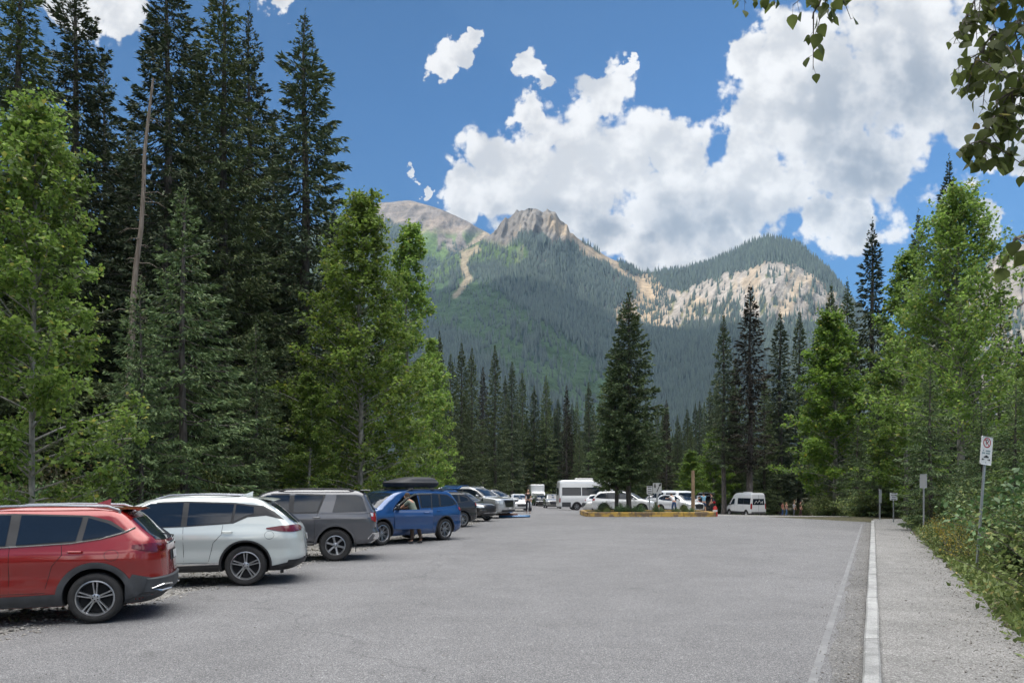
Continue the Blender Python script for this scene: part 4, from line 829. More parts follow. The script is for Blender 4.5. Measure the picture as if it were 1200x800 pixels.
# ---- red crossover
REDD=mat('dark_tail_lens',(.10,.004,.008),.10,0,.6,.1)
h=-.02
RED=suv(ro=.90,wb=2.63,fo=.85,H=1.62,Wd=.90,R=.345,hip=.012,
 frame=[(-.40,1.245,-.36,1.26),(-.18,1.175,-.16,1.40),(.15,1.125,.12,1.478),(1.0,1.08,1.0,1.51),(1.7,1.06,1.6,1.505),(2.16,1.055,1.84,1.40),(2.42,1.05,2.28,1.12)],
 win=[[(-.34,1.245,-.31,1.262),(-.14,1.19,-.14,1.36),(.17,1.145,.12,1.445)],[(.25,1.135,.19,1.455),(.95,1.095,.93,1.49)],[(1.07,1.09,1.05,1.49),(1.65,1.075,1.57,1.485),(2.08,1.07,1.80,1.385),(2.30,1.065,2.2,1.12)]],
 chrome=[(-.47,1.30),(-.30,1.225),(-.05,1.155),(.3,1.105),(1.0,1.07),(1.7,1.05),(2.40,1.045)],
 seams=[[(.42,1.12),(.40,.95),(.52,.80),(.60,.50)],[(1.02,1.07),(1.02,.45)],[(2.26,1.04),(2.20,.45)],[(.60,.44),(2.18,.44)]],
 handles=[(.24,.99),(1.24,.98)],clad=GREYP,sz=.42,aw=.075,
 rail=[(-.25,.60,1.545),(-.10,.61,1.60),(.6,.62,1.618),(1.2,.615,1.605),(1.45,.60,1.55)],railm=ALLOY,mirror=(2.12,1.06),
 tail=[[(-.84,.98,-.84,1.075),(-.68,.975,-.68,1.085),(-.45,1.02,-.45,1.065)]],
 rtail=[[(.40,.99,.40,1.06),(.62,.98,.62,1.07),(.80,.96,.78,1.08)]],
 rwin=[sym([(0,1.11,0,1.44),(.45,1.115,.42,1.44),(.66,1.13,.58,1.43)])],
 wind=[sym([(0,1.10,0,1.50),(.5,1.10,.45,1.495),(.72,1.10,.60,1.48)])],
 head=[[(2.95,.80,2.98,.88),(3.2,.80,3.2,.90)]],
 rear=[('plate_recess',sym([(0,.80,0,.95),(.30,.80,.30,.95)]),BLACKP,.004),('number_plate',sym([(0,.82,0,.935),(.155,.82,.155,.935)]),PLATE,.020),('tailgate_trim',sym([(0,1.045,0,1.075),(.42,1.045,.42,1.075)]),CHROME,.020)],
 frontp=[('grille',sym([(0,.56,0,.84),(.5,.60,.55,.80)]),BLACKP,.008)])
def red_more():
    sh=RED['sh']; o=[]
    def bump(b):
        th=np.linspace(-1,1,41); V=[]
        for z,of in ((.25,-.02),(.262,.02),(.40,.035),(.58,.03),(.60,.004)):
            x=-.90*np.ones(41); y=np.clip(th,-1,1)*.86; 
            xx=sh.end(y,np.full(41,z),False)-of; V.append(np.stack([xx,y*(1+of*.6),np.full(41,z)],-1))
        b.grid(np.array(V)[::-1])
    o.append(('rear_bumper',GREYP,bump))
    for s in (1,-1): o.append(('bumper_corner',GREYP,lambda b,s=s:side_patch(sh,[(-.88,.25,-.88,.60),(-.7,.25,-.7,.60),(-.42,.25,-.46,.66),(-.36,.25,-.37,.5)],4,.014,s,b,6)))
    for s in (1,-1): o.append(('bumper_trim',CHROME,lambda b,s=s:b.tube([(float(sh.end(s*.42,.42,False))-.05,s*.42,.40),(float(sh.end(s*.70,.40,False))-.05,s*.70,.40),(float(sh.end(s*.83,.46,False))-.045,s*.83,.45),(float(sh.end(s*.70,.50,False))-.05,s*.70,.49),(float(sh.end(s*.42,.47,False))-.05,s*.42,.47)],.014,6)))
    def spo(b):
        y=np.linspace(-.56,.56,15); V=[]
        for dx,z in ((.12,1.585),(-.12,1.575),(-.17,1.555),(-.13,1.54),(.06,1.53)): V.append(np.stack([-.36+dx+.05*(y/.56)**2,y,z-.02*(y/.56)**2],-1))
        b.grid(np.array(V))
    o.append(('spoiler','paint',spo))
    o.append(('wiper',BLACKP,lambda b:b.tube([(-.86,.0,1.12),(-.88,.04,1.15),(-.76,.38,1.20)],.010,5)))
    def fin(b): b.add([(-.02,-.02,1.615),(-.02,.02,1.615),(.16,.02,1.63),(.16,-.02,1.63),(-.03,0,1.70)],[(0,1,4),(1,2,4),(2,3,4),(3,0,4),(3,2,1,0)])
    o.append(('antenna','paint',fin))
    def fuel(b): side_line(sh,[(-.20+.09*math.cos(a),.93+.075*math.sin(a)) for a in np.linspace(0,2*PI,13)],.0035,-.001,-1,b,4,2); side_line(sh,[(-.20+.09*math.cos(a),.93+.075*math.sin(a)) for a in np.linspace(0,2*PI,13)],.0035,-.001,1,b,4,2)
    o.append(('fuel_flap_gap',SEAM,fuel)); return o
RED['more']=red_more(); RED['ws']='five'; RED['parts']=[(a,(REDD if m is REDL else m),c) for a,m,c in mk_parts(RED['sh'],RED)]
# ---- pale crossover
fe=2.82+.95
WHT=suv(ro=1.06,wb=2.82,fo=.95,H=1.69,Wd=.955,R=.37,hip=.022,
 rearp=[(.26,-.82),(.36,-1.00),(.52,-1.06),(.72,-1.05),(.90,-1.03),(1.02,-1.00),(1.10,-.95),(1.2,-.84),(1.38,-.62),(1.54,-.40),(1.60,-.30),(1.65,-.05),(1.69,.55)],
 frontpf=[(.24,fe-.22),(.34,fe-.06),(.55,fe),(.75,fe-.01),(.88,fe-.10),(.97,fe-.35),(1.03,fe-.75),(1.08,fe-1.10),(1.16,fe-1.18),(1.34,fe-1.42),(1.50,fe-1.73),(1.60,fe-2.02),(1.66,fe-2.4),(1.69,fe-2.9)],
 frame=[(-.68,1.21,-.50,1.36),(-.35,1.29,-.30,1.47),(-.02,1.26,-.02,1.50),(.22,1.15,.2,1.53),(1.05,1.095,1.05,1.56),(1.75,1.075,1.7,1.54),(2.30,1.065,2.00,1.40),(2.54,1.06,2.38,1.14)],
 win=[[(-.13,1.325,-.13,1.455),(.02,1.28,.0,1.475),(.22,1.18,.18,1.50)],[(.27,1.165,.22,1.505),(1.02,1.115,1.0,1.535)],[(1.12,1.11,1.10,1.535),(1.72,1.09,1.65,1.52),(2.22,1.08,1.95,1.385),(2.42,1.075,2.30,1.14)]],
 seams=[[(.40,1.13),(.42,.95),(.56,.80),(.64,.46)],[(1.08,1.09),(1.06,.46)],[(2.38,1.05),(2.32,.45)],[(.64,.44),(2.3,.44)]],
 handles=[(.32,1.0),(1.40,.99)],clad=BLACKP,sz=.40,aw=.032,
 rail=[(.0,.62,1.61),(.15,.63,1.665),(.8,.65,1.685),(1.35,.64,1.67),(1.6,.61,1.60)],railm=ALLOY,mirror=(2.22,1.07),mirrorm=BLACKP,
 tail=[[(-.98,1.0,-.98,1.10),(-.85,.985,-.85,1.115),(-.6,1.0,-.6,1.10),(-.36,1.045,-.36,1.065)]],
 rtail=[[(.45,1.04,.45,1.09),(.7,1.0,.68,1.11),(.86,.99,.83,1.11)]],
 rwin=[sym([(0,1.14,0,1.50),(.45,1.145,.42,1.50),(.66,1.16,.58,1.49)])],
 wind=[sym([(0,1.11,0,1.56),(.5,1.11,.45,1.555),(.74,1.11,.62,1.54)])],
 head=[[(3.1,.80,3.12,.90),(3.35,.80,3.35,.92)]],
 rear=[('number_plate',sym([(0,.80,0,.915),(.155,.80,.155,.915)]),PLATE,.016)],
 extra=[([(.46,.40,.46,.432),(1.3,.375,1.3,.405),(2.4,.38,2.4,.41)],CHROME)],
 frontp=[('grille',sym([(0,.50,0,.86),(.4,.62,.6,.84)]),BLACKP,.008)])
def wht_more():
    sh=WHT['sh']; o=[]
    for s in (1,-1): o.append(('bumper_corner',BLACKP,lambda b,s=s:side_patch(sh,[(-1.02,.27,-1.02,.46),(-.8,.27,-.8,.43),(-.43,.27,-.44,.35)],4,.012,s,b,6)))
    o.append(('rear_bumper',BLACKP,lambda b:end_patch(sh,sym([(0,.27,0,.47),(.5,.27,.5,.47),(.90,.27,.92,.46)]),4,.014,False,b,6)))
    def spo(b):
        y=np.linspace(-.62,.62,17); V=[]
        for dx,z in ((.30,1.640),(0,1.625),(-.17,1.60),(-.20,1.585),(-.12,1.565),(.06,1.55)): V.append(np.stack([-.34+dx+.07*(y/.62)**2,y,z-.03*(y/.62)**2],-1))
        b.grid(np.array(V))
    o.append(('spoiler','paint',spo))
    for s in (1,-1): o.append(('pillar_trim',CHROME,lambda b,s=s:side_line(sh,[(-.52,1.40),(-.70,1.25),(-.88,1.11)],.011,.010,s,b)))
    def fin(b): b.add([(-.02,-.02,1.65),(-.02,.02,1.65),(.16,.02,1.67),(.16,-.02,1.67),(-.03,0,1.745)],[(0,1,4),(1,2,4),(2,3,4),(3,0,4),(3,2,1,0)])
    o.append(('antenna','paint',fin))
    o.append(('fuel_flap_gap',SEAM,lambda b:[side_line(sh,[(-.42+.085*math.cos(a),.93+.075*math.sin(a)) for a in np.linspace(0,2*PI,13)],.0035,-.001,s,b,4,2) for s in (1,-1)]))
    o.append(('tow_eye',BLACKP,lambda b:b.box((-.62,.62,.24),(.06,.05,.10)))); return o
WHT['more']=wht_more(); WHT['ws']='five'; WHT['parts']=[(a,(REDD if m is REDL else m),c) for a,m,c in mk_parts(WHT['sh'],WHT)]
# ---- boxy grey off-roader
fe=2.79+.92
GRY=suv(ro=1.10,wb=2.79,fo=.92,H=1.80,Wd=.96,R=.395,ra=.47,
 rearp=[(.42,-.92),(.50,-1.04),(.60,-1.10),(.72,-1.10),(.80,-1.055),(1.0,-1.05),(1.15,-1.035),(1.22,-1.02),(1.50,-.88),(1.68,-.79),(1.74,-.70),(1.80,-.45)],
 frontpf=[(.42,fe-.25),(.5,fe-.08),(.65,fe),(.9,fe-.03),(1.05,fe-.12),(1.13,fe-.35),(1.18,fe-.9),(1.22,fe-1.18),(1.32,fe-1.33),(1.55,fe-1.62),(1.70,fe-1.85),(1.76,fe-2.05),(1.80,fe-2.3)],
 widthp=[(.42,.88),(.5,.92),(.7,.935),(.95,.955),(1.08,.95),(1.16,.915),(1.22,.89),(1.5,.80),(1.68,.735),(1.74,.69),(1.80,.56)],
 cr=((.4,.30),(1.2,.26),(2,.20)),cf=((.4,.6),(1.1,.6),(1.2,.4),(2,.3)),n=3.2,
 frame=[(.42,1.20,.24,1.67),(1.08,1.19,1.06,1.70),(1.75,1.185,1.72,1.69),(2.25,1.185,2.05,1.55),(2.42,1.185,2.3,1.28)],
 framem='paint',
 win=[[(-.78,1.25,-.66,1.60),(-.6,1.235,-.5,1.655),(.0,1.225,-.02,1.665),(.08,1.225,-.24+.2,1.665)],[(.46,1.235,.30,1.64),(1.02,1.225,1.0,1.665)],[(1.14,1.225,1.12,1.665),(1.70,1.22,1.66,1.655),(2.18,1.22,1.98,1.53),(2.32,1.22,2.22,1.28)]],
 seams=[[(.24,1.70),(.42,1.20),(.50,1.05),(.52,.50)],[(1.08,1.70),(1.08,.48)],[(2.36,1.16),(2.30,.50)],[(.52,.50),(2.3,.50)],[(-.90,1.20),(-.62,1.18),(.4,1.19)]],
 handles=[(.46,1.10),(1.42,1.10)],
 rail=[(-.45,.66,1.74),(-.30,.68,1.80),(.5,.69,1.815),(1.2,.68,1.80),(1.40,.66,1.74)],railm=BLACKP,railr=.022,mirror=(2.20,1.22),
 tail=[[(-1.03,.98,-1.0,1.20),(-.90,1.02,-.86,1.215)]],
 rtail=[[(.74,.98,.74,1.20),(.90,.98,.88,1.20)]],
 rwin=[sym([(0,1.27,0,1.62),(.5,1.27,.48,1.62),(.74,1.28,.66,1.61)])],
 wind=[sym([(0,1.26,0,1.68),(.5,1.26,.48,1.675),(.76,1.26,.66,1.66)])],
 head=[[(3.3,.90,3.3,1.08),(3.5,.90,3.5,1.08)]],
 rear=[('number_plate',sym([(0,.86,0,.975),(.155,.86,.155,.975)]),PLATE,.014)],
 frontp=[('grille',sym([(0,.66,0,1.06),(.5,.68,.52,1.04)]),BLACKP,.008)])
def gry_more():
    sh=GRY['sh']; o=[]
    for s in (1,-1):
        o.extend([('arch_flare','paint',lambda b,s=s,cx=cx:arch_trim(sh,cx,.405,.465,.53,s,b,.44,.03,-8,188)) for cx in (0,2.79)])
        o.append(('running_board',BLACKP,lambda b,s=s:b.rbox((1.39,s*.90,.43),(1.75,.17,.06),.03)))
        o.append(('mud_flap',BLACKP,lambda b,s=s:b.box((-.50,s*.85,.40),(.02,.24,.34))))
        o.append(('tail_light_lens',HEADL,lambda b,s=s:side_patch(sh,[(-1.02,1.10,-1.0,1.19),(-.89,1.12,-.86,1.205)],3,.017,s,b)))
    o.append(('spoiler','paint',lambda b:b.rbox((-.74,0,1.775),(.26,1.30,.035),.015)))
    o.append(('rear_bumper',CHROME,lambda b:end_patch(sh,sym([(0,.52,0,.70),(.6,.52,.6,.70),(.93,.54,.93,.70)]),3,.02,False,b,5))); return o
GRY['more']=gry_more(); GRY['ws']='at'; GRY['parts']=mk_parts(GRY['sh'],GRY); GRY['rim']=ALLOY
for i,(a,m,c) in enumerate(GRY['parts']):
    if m=='paint' and a=='window_surround': GRY['parts'][i]=(a,BLACKP,c)
# ---- blue three row crossover, driver's door open
fe=2.89+.97
def blu(**k): return suv(ro=1.10,wb=2.89,fo=.97,H=1.74,Wd=.95,R=.37,hip=.012,
 rearp=[(.26,-.90),(.36,-1.06),(.55,-1.10),(.80,-1.09),(.98,-1.06),(1.10,-1.02),(1.20,-.96),(1.42,-.80),(1.60,-.66),(1.68,-.55),(1.71,-.30),(1.74,.2)],
 frontpf=[(.24,fe-.22),(.34,fe-.06),(.55,fe),(.80,fe-.01),(.92,fe-.10),(1.02,fe-.35),(1.08,fe-.75),(1.13,fe-1.05),(1.20,fe-1.18),(1.40,fe-1.50),(1.56,fe-1.80),(1.65,fe-2.05),(1.71,fe-2.45),(1.74,fe-2.85)],
 frame=[(-.70,1.22,-.56,1.40),(-.3,1.165,-.28,1.56),(.3,1.14,.25,1.60),(1.15,1.115,1.15,1.62),(1.85,1.10,1.8,1.60),(2.35,1.10,2.08,1.44),(2.62,1.095,2.46,1.18)],
 win=[[(-.60,1.24,-.52,1.38),(-.28,1.19,-.28,1.53),(.16,1.175,.08,1.565)],[(.24,1.165,.18,1.575),(1.10,1.14,1.08,1.595)],[(1.20,1.135,1.18,1.595),(1.82,1.12,1.75,1.58),(2.28,1.115,2.02,1.42),(2.50,1.11,2.38,1.18)]],
 seams=[[(.36,1.14),(.42,.95),(.55,.80),(.62,.46)],[(1.14,1.10),(1.14,.46)],[(2.48,1.08),(2.42,.45)],[(.64,.44),(2.4,.44)]],
 handles=[(.30,1.02),(1.42,1.01)],clad=BLACKP,sz=.40,aw=.03,
 rail=[(-.30,.63,1.66),(-.1,.65,1.72),(.8,.66,1.745),(1.4,.65,1.73),(1.65,.63,1.66)],railm=BLACKP,railr=.022,mirror=(2.30,1.12),
 tail=[[(-1.03,.99,-1.03,1.12),(-.92,.98,-.92,1.15),(-.72,1.03,-.72,1.12)]],
 rtail=[[(.5,1.0,.5,1.10),(.72,.99,.70,1.13),(.87,.98,.84,1.13)]],
 rwin=[sym([(0,1.2,0,1.58),(.5,1.2,.46,1.58),(.72,1.21,.62,1.57)])],
 wind=[sym([(0,1.16,0,1.64),(.5,1.16,.47,1.63),(.76,1.16,.64,1.61)])],
 head=[[(3.28,.80,3.30,.93),(3.55,.78,3.55,.94),(3.72,.80,3.70,.92)]],fhead=[[(.58,.80,.58,.93),(.85,.80,.82,.93)]],
 rear=[('number_plate',sym([(0,.82,0,.935),(.155,.82,.155,.935)]),PLATE,.014)],
 frontp=[('grille',sym([(0,.60,0,.93),(.45,.64,.55,.90)]),BLACKP,.010),('bumper_intake',sym([(0,.30,0,.46),(.7,.32,.7,.44)]),BLACKP,.012)],ws='multi',**k)
BLU=blu(); BLU['parts']=mk_parts(BLU['sh'],BLU)
# ---- large pale luxury off-roader seen from the front
fe=2.95+.95
def big_(**k): return suv(ro=1.20,wb=2.95,fo=.95,H=1.88,Wd=1.0,R=.41,ra=.475,
 rearp=[(.30,-1.0),(.42,-1.15),(.6,-1.20),(.95,-1.18),(1.15,-1.15),(1.30,-1.10),(1.55,-1.0),(1.75,-.90),(1.82,-.80),(1.88,-.4)],
 frontpf=[(.30,fe-.15),(.40,fe-.03),(.6,fe),(.95,fe-.03),(1.08,fe-.08),(1.16,fe-.20),(1.21,fe-.7),(1.25,fe-1.15),(1.32,fe-1.28),(1.52,fe-1.58),(1.70,fe-1.88),(1.79,fe-2.1),(1.85,fe-2.4),(1.88,fe-2.8)],
 widthp=[(.30,.93),(.42,.97),(.7,.985),(1.0,1.0),(1.12,.985),(1.20,.95),(1.28,.92),(1.5,.86),(1.72,.78),(1.80,.73),(1.85,.66),(1.88,.5)],
 cr=((.4,.30),(1.2,.28),(2,.22)),cf=((.3,.55),(1.0,.50),(1.22,.5),(1.3,.4),(2,.35)),n=3.2,
 frame=[(-.95,1.28,-.82,1.68),(0,1.26,0,1.73),(1.2,1.25,1.2,1.75),(1.8,1.25,1.75,1.73),(2.35,1.245,2.10,1.60),(2.62,1.24,2.48,1.34)],
 win=[[(-.88,1.31,-.78,1.65),(-.2,1.295,-.2,1.69)],[(-.10,1.295,-.10,1.70),(.95,1.29,.95,1.715)],[(1.08,1.285,1.06,1.72),(1.75,1.28,1.7,1.71),(2.28,1.275,2.06,1.58),(2.5,1.27,2.4,1.34)]],
 chrome=[(-.98,1.27),(0,1.25),(1.2,1.24),(2.6,1.235)],
 seams=[[(.35,1.25),(.52,.9),(.60,.55)],[(1.04,1.25),(1.04,.52)],[(2.42,1.22),(2.40,.52)]],
 handles=[(.25,1.12),(1.35,1.12)],handlem=CHROME,
 rail=[(-.6,.70,1.81),(-.45,.71,1.865),(.8,.72,1.885),(1.4,.71,1.865),(1.55,.69,1.81)],railm=CHROME,mirror=(2.28,1.27),
 tail=[[(-1.1,.9,-1.06,1.40),(-.98,.9,-.96,1.40)]],rwin=[sym([(0,1.34,0,1.70),(.7,1.34,.62,1.70)])],
 wind=[sym([(0,1.31,0,1.77),(.5,1.31,.48,1.765),(.80,1.31,.68,1.74)])],
 head=[[(3.52,.86,3.52,1.08),(3.72,.86,3.70,1.08)]],fhead=[[(.66,.84,.66,1.08),(.88,.84,.86,1.08)]],
 frontp=[('grille',sym([(0,.66,0,1.08),(.42,.68,.52,1.08)]),DALLOY,.008)]+[('grille_bar',sym([(0,.70+i*.085,0,.725+i*.085),(.42+.02*i,.70+i*.085,.42+.02*i,.725+i*.085)]),CHROME,.022) for i in range(5)]+[('bumper_intake',sym([(0,.36,0,.48),(.72,.36,.72,.50)]),BLACKP,.014),('number_plate',sym([(0,.54,0,.64),(.155,.54,.155,.64)]),PLATE,.03)],
 ws='multi',**k)
BIG=big_(); BIG['parts']=mk_parts(BIG['sh'],BIG)
# ---- saloon / hatch for the far cars
fe=2.65+.9
SED=suv(ro=.98,wb=2.65,fo=.9,H=1.45,Wd=.89,R=.325,
 rearp=[(.22,-.80),(.34,-.95),(.5,-.98),(.75,-.96),(.92,-.90),(1.0,-.72),(1.03,-.5),(1.08,-.36),(1.22,.0),(1.34,.36),(1.40,.6),(1.45,1.0)],
 frontpf=[(.20,fe-.2),(.3,fe-.05),(.5,fe),(.68,fe-.05),(.78,fe-.25),(.86,fe-.7),(.93,fe-1.0),(1.0,fe-1.12),(1.15,fe-1.42),(1.30,fe-1.78),(1.38,fe-2.05),(1.45,fe-2.5)],
 widthp=[(.22,.80),(.32,.86),(.5,.88),(.75,.89),(.88,.87),(.96,.83),(1.0,.81),(1.2,.72),(1.34,.64),(1.40,.57),(1.45,.42)],
 frame=[(.02,1.06,.14,1.14),(.35,1.0,.42,1.30),(1.1,.98,1.1,1.36),(1.6,.97,1.55,1.34),(2.1,.965,1.85,1.18),(2.3,.96,2.2,1.02)],
 win=[[(.08,1.05,.18,1.13),(.40,1.02,.46,1.28),(1.04,1.0,1.04,1.33)],[(1.13,1.0,1.12,1.33),(1.55,.99,1.5,1.32),(2.02,.985,1.8,1.17),(2.18,.98,2.1,1.03)]],
 seams=[[(1.1,.97),(1.1,.4)],[(2.2,.95),(2.15,.4)]],handles=[(.4,.9),(1.3,.9)],mirror=(2.02,.97),
 tail=[[(-.92,.74,-.9,.88),(-.6,.76,-.6,.87)]],rtail=[[(.4,.76,.4,.86),(.8,.74,.78,.88)]],
 rwin=[sym([(0,1.06,0,1.32),(.6,1.06,.5,1.32)])],wind=[sym([(0,.98,0,1.36),(.68,.98,.55,1.34)])],
 head=[[(2.95,.62,2.95,.74),(3.35,.60,3.3,.72)]],fhead=[[(.45,.60,.5,.70),(.8,.60,.76,.73)]],
 rear=[('number_plate',sym([(0,.66,0,.77),(.155,.66,.155,.77)]),PLATE,.014)],frontp=[('grille',sym([(0,.42,0,.64),(.40,.44,.45,.62)]),BLACKP,.010)],ws='ten')
SED['parts']=mk_parts(SED['sh'],SED)
# ---- vans
def vanspec(wb=3.6,ro=1.0,fo=.95,H=2.75,Wd=1.0,R=.34,**k):
    fe=wb+fo
    return suv(ro=ro,wb=wb,fo=fo,H=H,Wd=Wd,R=R,
     rearp=[(.32,-ro+.08),(.42,-ro),(1.2,-ro+.01),(H-.25,-ro+.06),(H-.08,-ro+.12),(H-.03,-ro+.25),(H,-ro+.6)],
     frontpf=[(.32,fe-.18),(.45,fe-.02),(.7,fe),(.95,fe-.08),(1.15,fe-.42),(1.22,fe-.62),(1.6,fe-.98),(2.0,fe-1.28),(H-.35,fe-1.55),(H-.15,fe-1.80),(H-.05,fe-2.1),(H,fe-2.6)],
     widthp=[(.32,Wd-.06),(.45,Wd-.01),(1.1,Wd),(1.3,Wd-.02),(2.0,Wd-.10),(H-.3,Wd-.16),(H-.1,Wd-.22),(H-.03,Wd-.30),(H,Wd-.45)],
     cr=((.3,.14),(3,.12)),cf=((.3,.45),(1.0,.5),(1.3,.30),(3,.3)),n=3.4,
     wind=[sym([(0,1.28,0,H-.55),(.5,1.28,.45,H-.56),(.82,1.30,.70,H-.60)])],
     fhead=[[(.60,.78,.60,1.0),(.88,.78,.84,1.04)]],head=[[(fe-.45,.78,fe-.5,1.02),(fe-.25,.78,fe-.28,1.0)]],
     frontp=[('grille',sym([(0,.62,0,.98),(.5,.64,.52,.96)]),BLACKP,.01),('front_bumper',sym([(0,.34,0,.55),(.85,.34,.87,.55)]),GREYP,.012)],
     mirrorm=BLACKP,mirror=(fe-1.25,1.25),clad=GREYP,sz=.55,aw=.03,ws='van',**k)
VAN=vanspec(wb=3.66,ro=1.02,H=2.72,
 win=[[(-.7,1.40,-.7,2.05),(.55,1.40,.55,2.05)],[(.65,1.40,.65,2.05),(1.75,1.40,1.75,2.05)],[(2.55,1.35,2.45,2.0),(3.1,1.30,2.95,1.98),(3.45,1.28,3.1,1.75)]],
 frame=[(-.80,1.36,-.8,2.09),(1.85,1.36,1.85,2.09)],seams=[[(1.9,2.1),(1.9,.55)],[(2.45,2.1),(2.45,.55)],[(.6,1.36),(.6,.55)]],handles=[(2.6,1.15)],
 tail=[[(-1.0,.85,-.98,1.45),(-.90,.85,-.90,1.45)]],rtail=[[(.84,.85,.82,1.5),(.95,.85,.92,1.5)]],
 rwin=[sym([(.04,1.32,.04,2.02),(.78,1.32,.70,2.02)])],
 rear=[('door_gap',sym([(0,.55,0,2.45),(.012,.55,.012,2.45)]),SEAM,.010),('rear_bumper',sym([(0,.36,0,.52),(.9,.36,.9,.52)]),GREYP,.03),('number_plate',[(-.75,.72,-.75,.83),(-.42,.72,-.42,.83)],PLATE,.016)])
VAN['more']=[('window_emblem',PLATE,lambda b:[b.tube([(float(VAN['sh'].end(y0,z0,False))-.02,y0,z0),(float(VAN['sh'].end(y1,z1,False))-.02,y1,z1)],.022,5) for (y0,z0,y1,z1) in [(.55,1.45,.30,1.78),(.30,1.78,.12,1.52),(.12,1.52,-.08,1.85),(-.08,1.85,-.28,1.5),(-.28,1.5,-.5,1.75),(-.28,1.62,-.52,1.62),(-.52,1.45,-.5,1.75)]]),
 ('roof_hatch',PLATE,lambda b:b.rbox((1.2,0,2.76),(.9,.7,.10),.06))]
VAN['parts']=mk_parts(VAN['sh'],VAN)
BUS=vanspec(wb=4.0,ro=1.75,fo=1.0,H=2.98,Wd=1.08,R=.37,
 win=[[(-1.45,1.45,-1.45,2.25),(.45,1.45,.45,2.25)],[(.52,1.45,.52,2.25),(2.75,1.45,2.75,2.25)],[(3.1,1.35,3.0,2.1),(3.5,1.32,3.35,2.05),(3.85,1.30,3.5,1.75)]],
 seams=[[(2.85,2.4),(2.85,.55)],[(3.05,2.1),(3.05,.55)],[(-1.6,1.2),(2.8,1.2)],[(-1.6,2.42),(2.9,2.42)]],
 tail=[[(-1.72,.8,-1.7,1.2),(-1.62,.8,-1.62,1.2)]],rwin=[sym([(0,1.5,0,2.2),(.6,1.5,.55,2.2)])])
BUS['more']=[('lower_panel',GREYP,lambda b,s=s:side_patch(BUS['sh'],[(-1.70,.36,-1.70,.80),(-.6,.36,-.6,.80)],3,.014,s,b)) for s in (1,-1)]+[('lower_panel',GREYP,lambda b,s=s:side_patch(BUS['sh'],[(.5,.36,.5,.72),(3.3,.36,3.3,.72)],3,.014,s,b)) for s in (1,-1)]+[
 ('roof_unit',PLATE,lambda b:b.rbox((.9,0,3.06),(1.7,1.2,.20),.12)),('roof_rack',BLACKP,lambda b:[b.tube([(.1,s*.7,3.0),(.15,s*.7,3.16),(1.9,s*.7,3.16),(1.95,s*.7,3.0)],.02,5) for s in (1,-1)])]
BUS['parts']=mk_parts(BUS['sh'],BUS)
# ---- extended pickup with canopy
fe=3.3+.95
PIC=suv(ro=1.2,wb=3.3,fo=.95,H=1.92,Wd=.98,R=.40,ra=.46,
 rearp=[(.42,-1.12),(.5,-1.2),(1.2,-1.19),(1.28,-1.17),(1.80,-1.02),(1.88,-.85),(1.92,-.4)],frontpf=[(.42,fe-.2),(.5,fe-.05),(.7,fe),(1.05,fe-.05),(1.16,fe-.3),(1.22,fe-1.1),(1.32,fe-1.3),(1.6,fe-1.65),(1.78,fe-1.9),(1.86,fe-2.15),(1.92,fe-2.5)],
 widthp=[(.42,.90),(.5,.95),(.9,.98),(1.15,.96),(1.24,.92),(1.5,.85),(1.78,.77),(1.86,.70),(1.92,.55)],n=3.2,cr=((.4,.2),(2,.15)),cf=((.4,.5),(1.1,.55),(1.3,.35),(2,.3)),
 win=[[(-.9,1.38,-.85,1.72),(.6,1.38,.6,1.72)],[(1.05,1.30,1.02,1.75),(1.75,1.29,1.75,1.76)],[(1.85,1.29,1.84,1.76),(2.3,1.28,2.25,1.74),(2.75,1.28,2.5,1.6),(2.9,1.28,2.8,1.4)]],
 seams=[[(.8,1.9),(.85,.5)],[(1.8,1.75),(1.8,.5)],[(2.85,1.25),(2.85,.5)]],handles=[(1.2,1.15),(2.0,1.15)],mirror=(2.6,1.32),
 tail=[[(-1.17,.95,-1.15,1.25),(-1.05,.95,-1.05,1.25)]],rtail=[[(.80,.90,.80,1.25),(.95,.90,.92,1.25)]],rwin=[sym([(0,1.38,0,1.74),(.7,1.38,.62,1.74)])],wind=[sym([(0,1.34,0,1.8),(.76,1.34,.66,1.78)])],
 fhead=[[(.6,.86,.6,1.05),(.88,.86,.86,1.06)]],head=[[(fe-.4,.86,fe-.4,1.05),(fe-.2,.86,fe-.2,1.05)]],frontp=[('grille',sym([(0,.66,0,1.06),(.55,.68,.55,1.05)]),BLACKP,.01),('front_bumper',sym([(0,.46,0,.62),(.88,.46,.9,.62)]),CHROME,.02)],ws='ten',clad=BLACKP,sz=.5,aw=.04)
PIC['parts']=mk_parts(PIC['sh'],PIC)
P_RED=paint('red_paint',(.25,.008,.008),.25,.06); P_MINT=paint('pale_green_white_paint',(.53,.57,.555),.12,.06); P_GREY=paint('dark_grey_paint',(.088,.092,.105),.35,.12); P_BLUE=paint('blue_paint',(.010,.060,.19),.3,.08)
P_BLACK=paint('black_paint',(.016,.017,.02),.2,.10); P_SILV=paint('silver_paint',(.50,.51,.52),.5,.08); P_WHITE=paint('white_paint',(.72,.73,.74),.05,.08); P_PEARL=paint('pearl_paint',(.66,.66,.64),.2,.06); P_DSILV=paint('champagne_paint',(.36,.36,.35),.45,.08)

def gp(px,py): return G(px,py)
# 1 to 4: the near row
e=vehicle('red crossover nearest the camera, tail towards the lot','parked_car','car',RED,P_RED); x,y=gp(111,733); ground_pose(e,x,y,-108,0,.90,.955)
e=vehicle('pale green white crossover between the red and the dark grey cars','parked_car','car',WHT,P_MINT); x,y=gp(287.5,688); ground_pose(e,x,y,-103,0,.955,.985)
e=vehicle('dark grey boxy off-roader with chunky tyres and six spoke wheels','parked_car','car',GRY,P_GREY); x,y=gp(393,658.5); ground_pose(e,x,y,-101.5,0,.96,.97)
